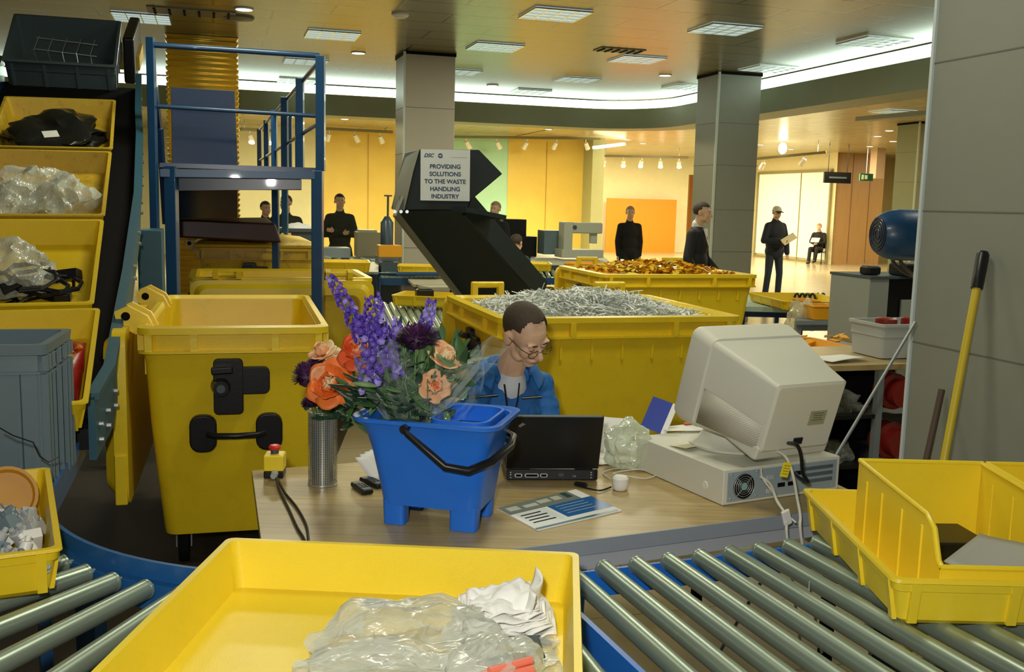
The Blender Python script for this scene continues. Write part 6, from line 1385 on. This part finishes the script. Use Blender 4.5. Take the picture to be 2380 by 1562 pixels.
# bench with orange tray behind monitor
t = ptable('low grey bench behind the monitor carrying an orange tray', ((1840, 838), (2060, 850), (2040, 795), (1850, 790)), .80, STL, legm=STL)
def flat_tray(lb, corners, z, h, m, name='plastic_tray', grp=None, dm=.45):
    c = [Pz(x, y, z+h) for x, y in corners[:2]]; x_ = (c[1]-c[0]); L = x_.length; rz = math.atan2(x_.y, x_.x); W2 = min(dm, (Pz(*corners[3], z+h)-c[0]).length); ctr = (c[0]+c[1])/2+V((-x_.y, x_.x, 0)).normalized()*W2/2
    t = thing(name, lb, 'tray', (ctr.x, ctr.y, z+.002), rz, grp); tray_parts(t, L, W2, h, m, ribs=True); return t
flat_tray('orange tray with scattered orange pieces behind the monitor', ((1838, 812), (1990, 808), (1985, 777), (1830, 775)), .80, .07, ORG)
b = MB(); rg = random.Random(3)
for k in range(9): b.box((rg.uniform(-.14, .14), rg.uniform(-.09, .09), .03+.004*k), (.09, .05, .01), Euler((rg.uniform(-.3, .3), rg.uniform(-.3, .3), rg.uniform(0, 3))).to_matrix())
c_ = Pz(1912, 795, .84); o = b.build('orange_pieces', ORG); put(o, (c_.x, c_.y, .815)); tag(o, 'orange plastic pieces in the tray behind the monitor', 'pieces', kind='stuff')
# mint table, coil tray, orange boxes
ptable('pale mint topped table with blue skirt right of the orange scrap container', ((1722, 712), (1870, 716), (1810, 686), (1712, 684)), .74, mat('mint_table_top', (.42, .55, .46), .5), .05, BLUED)
ptable('grey framed bench under the coil tray and orange boxes', ((1850, 745), (1995, 745), (1995, 705), (1850, 705)), .74, STL, .04, STL)
flat_tray('shallow yellow tray with a black spring lying in it, on the right bench', ((1822, 700), (1990, 702), (1995, 668), (1808, 664)), .745, .09, YEL2, dm=.9)
b = MB(); c_ = Pz(1886, 688, .81); L_ = Pz(1922, 688, .81)-Pz(1850, 688, .81)
b.tube([c_-L_/2+L_*(i/96)+V((0, .05*math.cos(i*2*math.pi/16), .055*math.sin(i*2*math.pi/16)+.015)) for i in range(97)], .011, 7); o = b.build('black_spring', BLK); o.location.z -= .045; tag(o, 'black coil spring standing out of the shallow yellow tray on the right', 'spring')
for k, (x0, x1, y0, y1, lb) in enumerate(((1885, 1935, 724, 700, 'left orange box on the right bench, in front of the yellow tray'), (1942, 1990, 724, 702, 'right orange box on the right bench, next to the grey cabinet'), (1862, 1900, 710, 688, 'orange box wrapped in clear film left of the other two'))):
    a2, b2 = Pz(x0, y0+10, .78), Pz(x1, y0+10, .78); w_ = (b2-a2).length; t = thing('orange_box', lb, 'box', ((a2+b2)/2+V((0, .12, -.035))), TH*.5); b = MB(); lo = lambda z, q: rrect(w_+q, .26+q, .015, z, 3); b.loft([lo(0, -.02), lo(.11, 0), lo(.11, .012), lo(.12, .012), lo(.12, -.01), lo(.02, -.03)]); b.build('shell', ORG, t)
bag('clear_bag', 'clear film bag hanging over the front of the right bench', Pz(1858, 735, .74)+V((0, -.08, -.12)), (.13, .09, .16), 61, film('yellowish_polythene', (.75, .72, .45), .40, .15), (0, 0, 0), flat=.8)
b = MB(); p = Pz(1965, 704, .84); b.bar(p+V((-.12, 0, -.03)), p+V((.12, .05, .07)), .04, .03).bar(p+V((.05, 0, .0)), p+V((.09, .02, .10)), .05, .03); o = b.build('black_tool', BLK, bevel=.004); tag(o, 'black tool lying on the orange boxes on the right bench', 'tool')
# grey cabinet, motor
cbp = Pd(1995, 650, 7.4); cb = thing('machine_cabinet', 'grey and black machine cabinet standing under the blue motor', 'cabinet', (Pd(2065, 700, 7.5).x, 7.75, 0), TH)
CZ = Pd(2060, 648, 7.5).z
MB().box((-.17, 0, CZ/2), (.17, .5, CZ)).build('grey_side', GREY, cb, bevel=.004); MB().box((.14, .02, CZ/2), (.46, .46, CZ-.01)).build('housing', BLK, cb, bevel=.004); MB().box((.20, -.225, .62), (.30, .02, .80)).build('grey_door', GREY, cb, bevel=.004); MB().box((.02, 0, CZ+.01), (.56, .52, .02)).build('top_plate', DGREY, cb)
o = MB().box((0, 0, .05), (.24, .2, .10)).build('black_unit', BLK, bevel=.02); put(o, (cb.location.x+.18, 7.6, CZ+.021), (0, 0, TH)); tag(o, 'black unit on top of the machine cabinet, below the motor cables', 'unit')
o = MB().box((0, 0, .035), (.12, .12, .07)).build('black_unit', BLK, bevel=.02); put(o, (cb.location.x-.12, 7.6, CZ+.021), (0, 0, TH)); tag(o, 'small black knob like box at the left end of the cabinet top', 'unit')
MPOS = Pd(2040, 545, 6.1); mo = thing('electric_motor', 'large dark blue electric motor on a stand beside the big pillar', 'motor', MPOS, rot=(0, R(90), R(8)))
MB().lathe((0, 0, 0), [(.05, .0), (.11, .0), (.125, .02), (.145, .06), (.157, .12), (.157, .34)], 40).build('fan_cowl', BLUE, mo)
b = MB(); b.lathe((0, 0, 0), [(.106, -.001), (.106, .001)], 32); fg = b.build('fan_inlet', mat('dark_fan_mesh', (.01, .015, .03), .5), mo)
b = MB(); [b.tube([(r*math.cos(a*math.pi/16), r*math.sin(a*math.pi/16), -.003) for a in range(33)], .002, 5) for r in (.03, .055, .08, .10)]; b.build('fan_guard', BLUED, mo)
b = MB(); b.cyl((0, 0, .36), (0, 0, .80), .140, n=36); [b.box((.152*math.cos(R(a)), .152*math.sin(R(a)), .58), (.03, .006, .40), Matrix.Rotation(R(a), 3, 'Z')) for a in range(0, 360, 15)]; b.build('finned_body', BLUED, mo)
b = MB(); b.bar(MPOS+V((.42, .05, -.15)), V((MPOS.x+.42, MPOS.y+.05, 0)), .12, .12); b.build('stand', BLUED, mo, world=True); mo_m = None
for k, dx in enumerate((0, .07)):
    cable('%s black cable looping from the motor down to the cabinet top' % ('left', 'right')[k], [Pd(2072+dx*250, 590, 6.3), Pd(2078+dx*250, 612, 6.4), Pd(2100+dx*200, 632, 6.6), Pd(2122+dx*60, 642, 6.8)], .012, BLK)
# ================================================================== MIDDLE DISTANCE, LEFT TO RIGHT
def bx(name, lb, cat, px, py, d, s, m, rz=TH, bevel=.006, z=None):
    p = Pd(px, py, d); o = MB().box((0, 0, s[2]/2), s).build(name, m, bevel=bevel); put(o, (p.x, p.y, p.z if z is None else z), (0, 0, rz)); return tag(o, lb, cat)
# grey tub with papers
gt = thing('paper_tub', 'dark grey tub full of white paper right of the rear platform legs', 'tub', (Pd(690, 560, 12.0).x, 12.0, 0), TH)
b = MB(); lo = lambda z, q: rrect(.46+q, .5+q, .03, z, 4); b.loft([lo(0, -.1), lo(1.28, 0), lo(1.28, .04), lo(1.32, .04), lo(1.32, -.03), lo(.9, -.06)]); b.build('shell', DGREY, gt)
b = MB(); b.grid(lambda u, v: ((u-.5)*.44, (v-.5)*.48, 1.30+.08*math.sin(math.pi*u)*math.sin(math.pi*v)+.03*noise.noise(V((u*6, v*6, 0)))), 14, 14); b.build('papers', PAPER, gt)
t = thing('wooden_plank', 'pale wooden board leaning beside the dark grey tub', 'board', (Pd(675, 620, 10.4).x, 10.4, 0)); MB().bar(V((Pd(690, 620, 10.3).x+.02, 10.3, 0)), Pd(664, 542, 10.6), .11, .03).build('board', mat('pale_wood', (.55, .42, .20), .6), t, world=True)
t = ptable('cluttered bench along the left under grey equipment', ((700, 632), (880, 632), (880, 596), (700, 596)), .86, STL, .03, BLUED)
bx('grey_equipment', 'flat pale grey equipment box on the left bench beside the blue leg', 'box', 772, 598, 13.8, (.46, .4, .14), mat('pale_blue_grey', (.30, .36, .35), .5)); bx('beige_display', 'boxy beige unit with slanted top standing on the left bench', 'unit', 855, 596, 14.6, (.36, .35, .36), mat('dull_beige', (.42, .40, .26), .5))
o = MB().prism([(-.18, 0), (.18, 0), (.10, .16), (-.14, .16)], -.17, .17, Matrix(((1, 0, 0, 0), (0, 0, 1, 0), (0, 1, 0, 0), (0, 0, 0, 1)))).build('sloping_cover', mat('light_beige', (.60, .56, .36), .5)); p = Pd(855, 556, 14.6); put(o, (p.x, p.y, p.z-.02), (0, 0, TH)); tag(o, 'lighter sloping cover on top of the boxy beige unit', 'cover')
b = MB(); rg = random.Random(8)
for k in range(16): b.box((rg.uniform(-.5, .5), rg.uniform(-.1, .1), .02+.01*k % .05), (rg.uniform(.05, .16), .08, .03), Euler((rg.uniform(-.3, .3), rg.uniform(-.4, .4), rg.uniform(0, 3))).to_matrix())
p = Pd(780, 606, 13.2); o = b.build('paper_clutter', mat('mixed_clutter', (.40, .44, .36), .6)); put(o, (p.x, p.y, p.z-.02), (0, 0, TH)); tag(o, 'jumble of papers and small parts on the left bench', 'clutter', kind='stuff')
# pump like cylinder
pm = thing('gas_cylinder', 'dark blue grey cylinder with a thin rod rising from it, left of the beige column', 'cylinder', (Pd(899, 570, 13.0).x, 13.0, .96)); zt_, zb_ = Pd(899, 508, 13).z-.96, 0
MB().lathe(pm.location, [(.085, 0), (.085, zt_-.05), (.05, zt_), (.03, zt_+.03)], 20).build('tank', mat('slate_blue_paint', (.06, .09, .12), .35, metal=.3), pm, world=True)
p = Pd(902, 455, 13); MB().tube([pm.location+V((.01, 0, zt_)), p], .014, 8).build('rod', DGREY, pm, world=True); MB().bar(p+V((-.05, 0, 0)), p+V((.05, 0, 0)), .03, .02).build('cross_handle', DGREY, pm, world=True)
# mid trays on conveyors
def mconv(lb, corners, z, n, m=BLUED):
    c = [Pz(x, y, z) for x, y in corners]; t = thing('roller_conveyor', lb, 'conveyor', (sum(p.x for p in c)/4, sum(p.y for p in c)/4, 0))
    for a, b2, nm in ((0, 1, 'near_rail'), (3, 2, 'far_rail')): MB().bar(c[a]+V((0, 0, -.075)), c[b2]+V((0, 0, -.075)), .04, .09).build(nm, BLUE, t, world=True)
    for i in range(n):
        f = (i+.5)/n; p, q = c[0].lerp(c[1], f), c[3].lerp(c[2], f); MB().cyl(p+V((0, 0, -.03)), q+V((0, 0, -.03)), .028, n=12).build('roller', STEEL, t, world=True)
    for p in c: MB().bar(V((p.x, p.y, 0)), V((p.x, p.y, z-.08)), .05, .05).build('leg', BLUE, t, world=True)
    return t
mconv('distant roller conveyor left of the beige column', ((800, 640), (1052, 640), (1000, 620), (790, 620)), .78, 22)
mconv('roller conveyor under the open yellow tray, left of the paper container', ((880, 762), (1085, 758), (1055, 705), (850, 700)), .72, 12)
mconv('distant roller conveyor right of the black chute', ((1225, 640), (1400, 640), (1390, 620), (1215, 620)), .78, 12)
flat_tray('long yellow tray on the left bench, in front of the papers', ((700, 608), (860, 610), (850, 600), (700, 599)), .865, .12, YEL2)
flat_tray('yellow tray with white papers left of the black chute', ((925, 618), (1030, 620), (1020, 604), (925, 602)), .80, .10, YEL2)
flat_tray('yellow tray just right of the black chute', ((1190, 612), (1282, 614), (1275, 598), (1190, 598)), .82, .10, YEL2)
flat_tray('orange tray next to the far pale grey machine', ((1312, 612), (1398, 615), (1395, 597), (1315, 595)), .82, .10, ORG)
st2 = MB().box((0, 0, .48), (.26, .30, .96)).build('equipment_stand', STL); put(st2, (pm.location.x, 13.0, 0), (0, 0, TH)); tag(st2, 'grey stand carrying the dark blue cylinder', 'stand')
bx('orange_box', 'orange box in front of the stand, below the dark blue cylinder', 'box', 905, 597, 12.6, (.30, .2, .15), ORG); bx('box_support', 'dark block under the orange box left of the beige column', 'block', 905, 600, 12.6, (.24, .18, .90), DGREY, z=0)
otr = flat_tray('open yellow tray with a black object in it, left of the paper container', ((912, 686), (1062, 692), (1050, 668), (940, 664)), .735, .10, YEL2)
o = MB().box((0, 0, .06), (.16, .12, .12)).build('black_object', BLK, bevel=.02); p = otr.location; put(o, (p.x-.06, p.y+.05, .76), (0, 0, .3)); tag(o, 'black object in the open yellow tray', 'object')
# curved beige table with blue tube frame
ct = thing('curved_table', 'beige table with a rounded front edge and blue tube frame, left of the black chute', 'table', (Pz(995, 655, .72).x, Pz(995, 655, .72).y, 0))
ce = [Pz(940, 640, .74), Pz(1075, 640, .74), Pz(1080, 662, .74), Pz(1050, 668, .74), Pz(1000, 668, .74), Pz(960, 660, .74)]
MB().slab(ce, .71, .74).build('top', mat('greyish_beige_top', (.45, .42, .30), .5), ct, world=True)
MB().tube([V((Pz(918, 672, .5).x, Pz(930, 650, .74).y-.2, 0)), V((Pz(918, 672, .5).x, Pz(930, 650, .74).y-.2, .82)), Pz(926, 636, .86)+V((0, -.1, 0)), Pz(1060, 636, .86)+V((0, -.1, 0))], .025, 10).build('tube_frame', BLUE, ct, world=True)
for x in (970, 1050): p = Pz(x, 650, .74); MB().cyl((p.x, p.y, 0), (p.x, p.y, .71), .025, n=10).build('leg', BLUED, ct, world=True)
for k, x in enumerate((880, 900)):
    p = Pz(x, 668, .45); o = MB().box((0, 0, .3), (.10, .2, .6)).build('red_white_box', mat('red_white_carton', (.40, .14, .08), .5, var=.5, vscale=14)); put(o, (p.x, p.y, 0), (0, 0, TH)); tag(o, '%s red and white carton standing under the distant conveyor' % ('left', 'right')[k], 'carton')
# black monitors / rack beyond the chute
bx('black_cabinet', 'black equipment cabinet behind the person in blue overalls', 'cabinet', 1200, 575, 15.6, (.55, .4, .62), BLK, z=.55)
bx('black_monitor', 'black monitor stack on the black cabinet, above the person in blue overalls', 'monitor', 1190, 500, 15.7, (.38, .35, .26), BLK, z=1.17)
bx('cabinet_base', 'dark base under the black equipment cabinet', 'base', 1200, 620, 15.6, (.6, .45, .55), BLKM, z=0)
bx('grey_monitor', 'dark grey monitor left of the pale grey machine', 'monitor', 1279, 590, 15.2, (.32, .34, .36), GREYC)
ptable('light topped distant table carrying the pale grey machine', ((1230, 612), (1420, 612), (1400, 592), (1235, 590)), .86, mat('cream_top', (.60, .58, .45), .5), .03, STL)
wm = thing('grey_machine', 'pale grey machine with an overhanging arm, like a scale, on the distant table', 'machine', Pd(1345, 598, 14.9), TH); PG = mat('pale_machine_grey', (.50, .52, .42), .5)
MB().box((0, 0, .06), (.66, .35, .12)).build('base', PG, wm, bevel=.01); MB().box((-.22, 0, .30), (.14, .25, .45)).build('column', PG, wm, bevel=.01); MB().box((.05, 0, .44), (.56, .22, .16)).build('arm', PG, wm, bevel=.02); MB().cyl((-.12, -.13, .45), (-.12, -.10, .45), .03, n=12).build('knob', DGREY, wm); MB().box((.22, 0, .30), (.10, .1, .18)).build('head_block', PG, wm, bevel=.01)
och = thing('office_chair', 'black swivel chair with its arms visible right of the person in blue overalls', 'chair', (Pd(1262, 600, 13.8).x, 13.8, 0), R(20)); MB().box((0, 0, .48), (.46, .44, .07)).build('seat', BLK, och, bevel=.02); MB().box((-.26, 0, .78), (.05, .36, .26)).build('backrest', BLK, och, bevel=.02)
for y in (-.2, .2): MB().tube([(-.15, y, .5), (-.15, y, .70), (.15, y, .70), (.12, y, .5)], .018, 8).build('armrest', BLK, och)
MB().cyl((0, 0, .08), (0, 0, .45), .025, n=10).build('column', BLK, och); b = MB(); [b.bar((0, 0, .07), (.26*math.cos(R(a)), .26*math.sin(R(a)), .05), .04, .03) for a in range(0, 360, 72)]; b.build('star_base', BLK, och); MB().box((0, 0, .025), (.1, .1, .05)).build('castor', BLK, och)
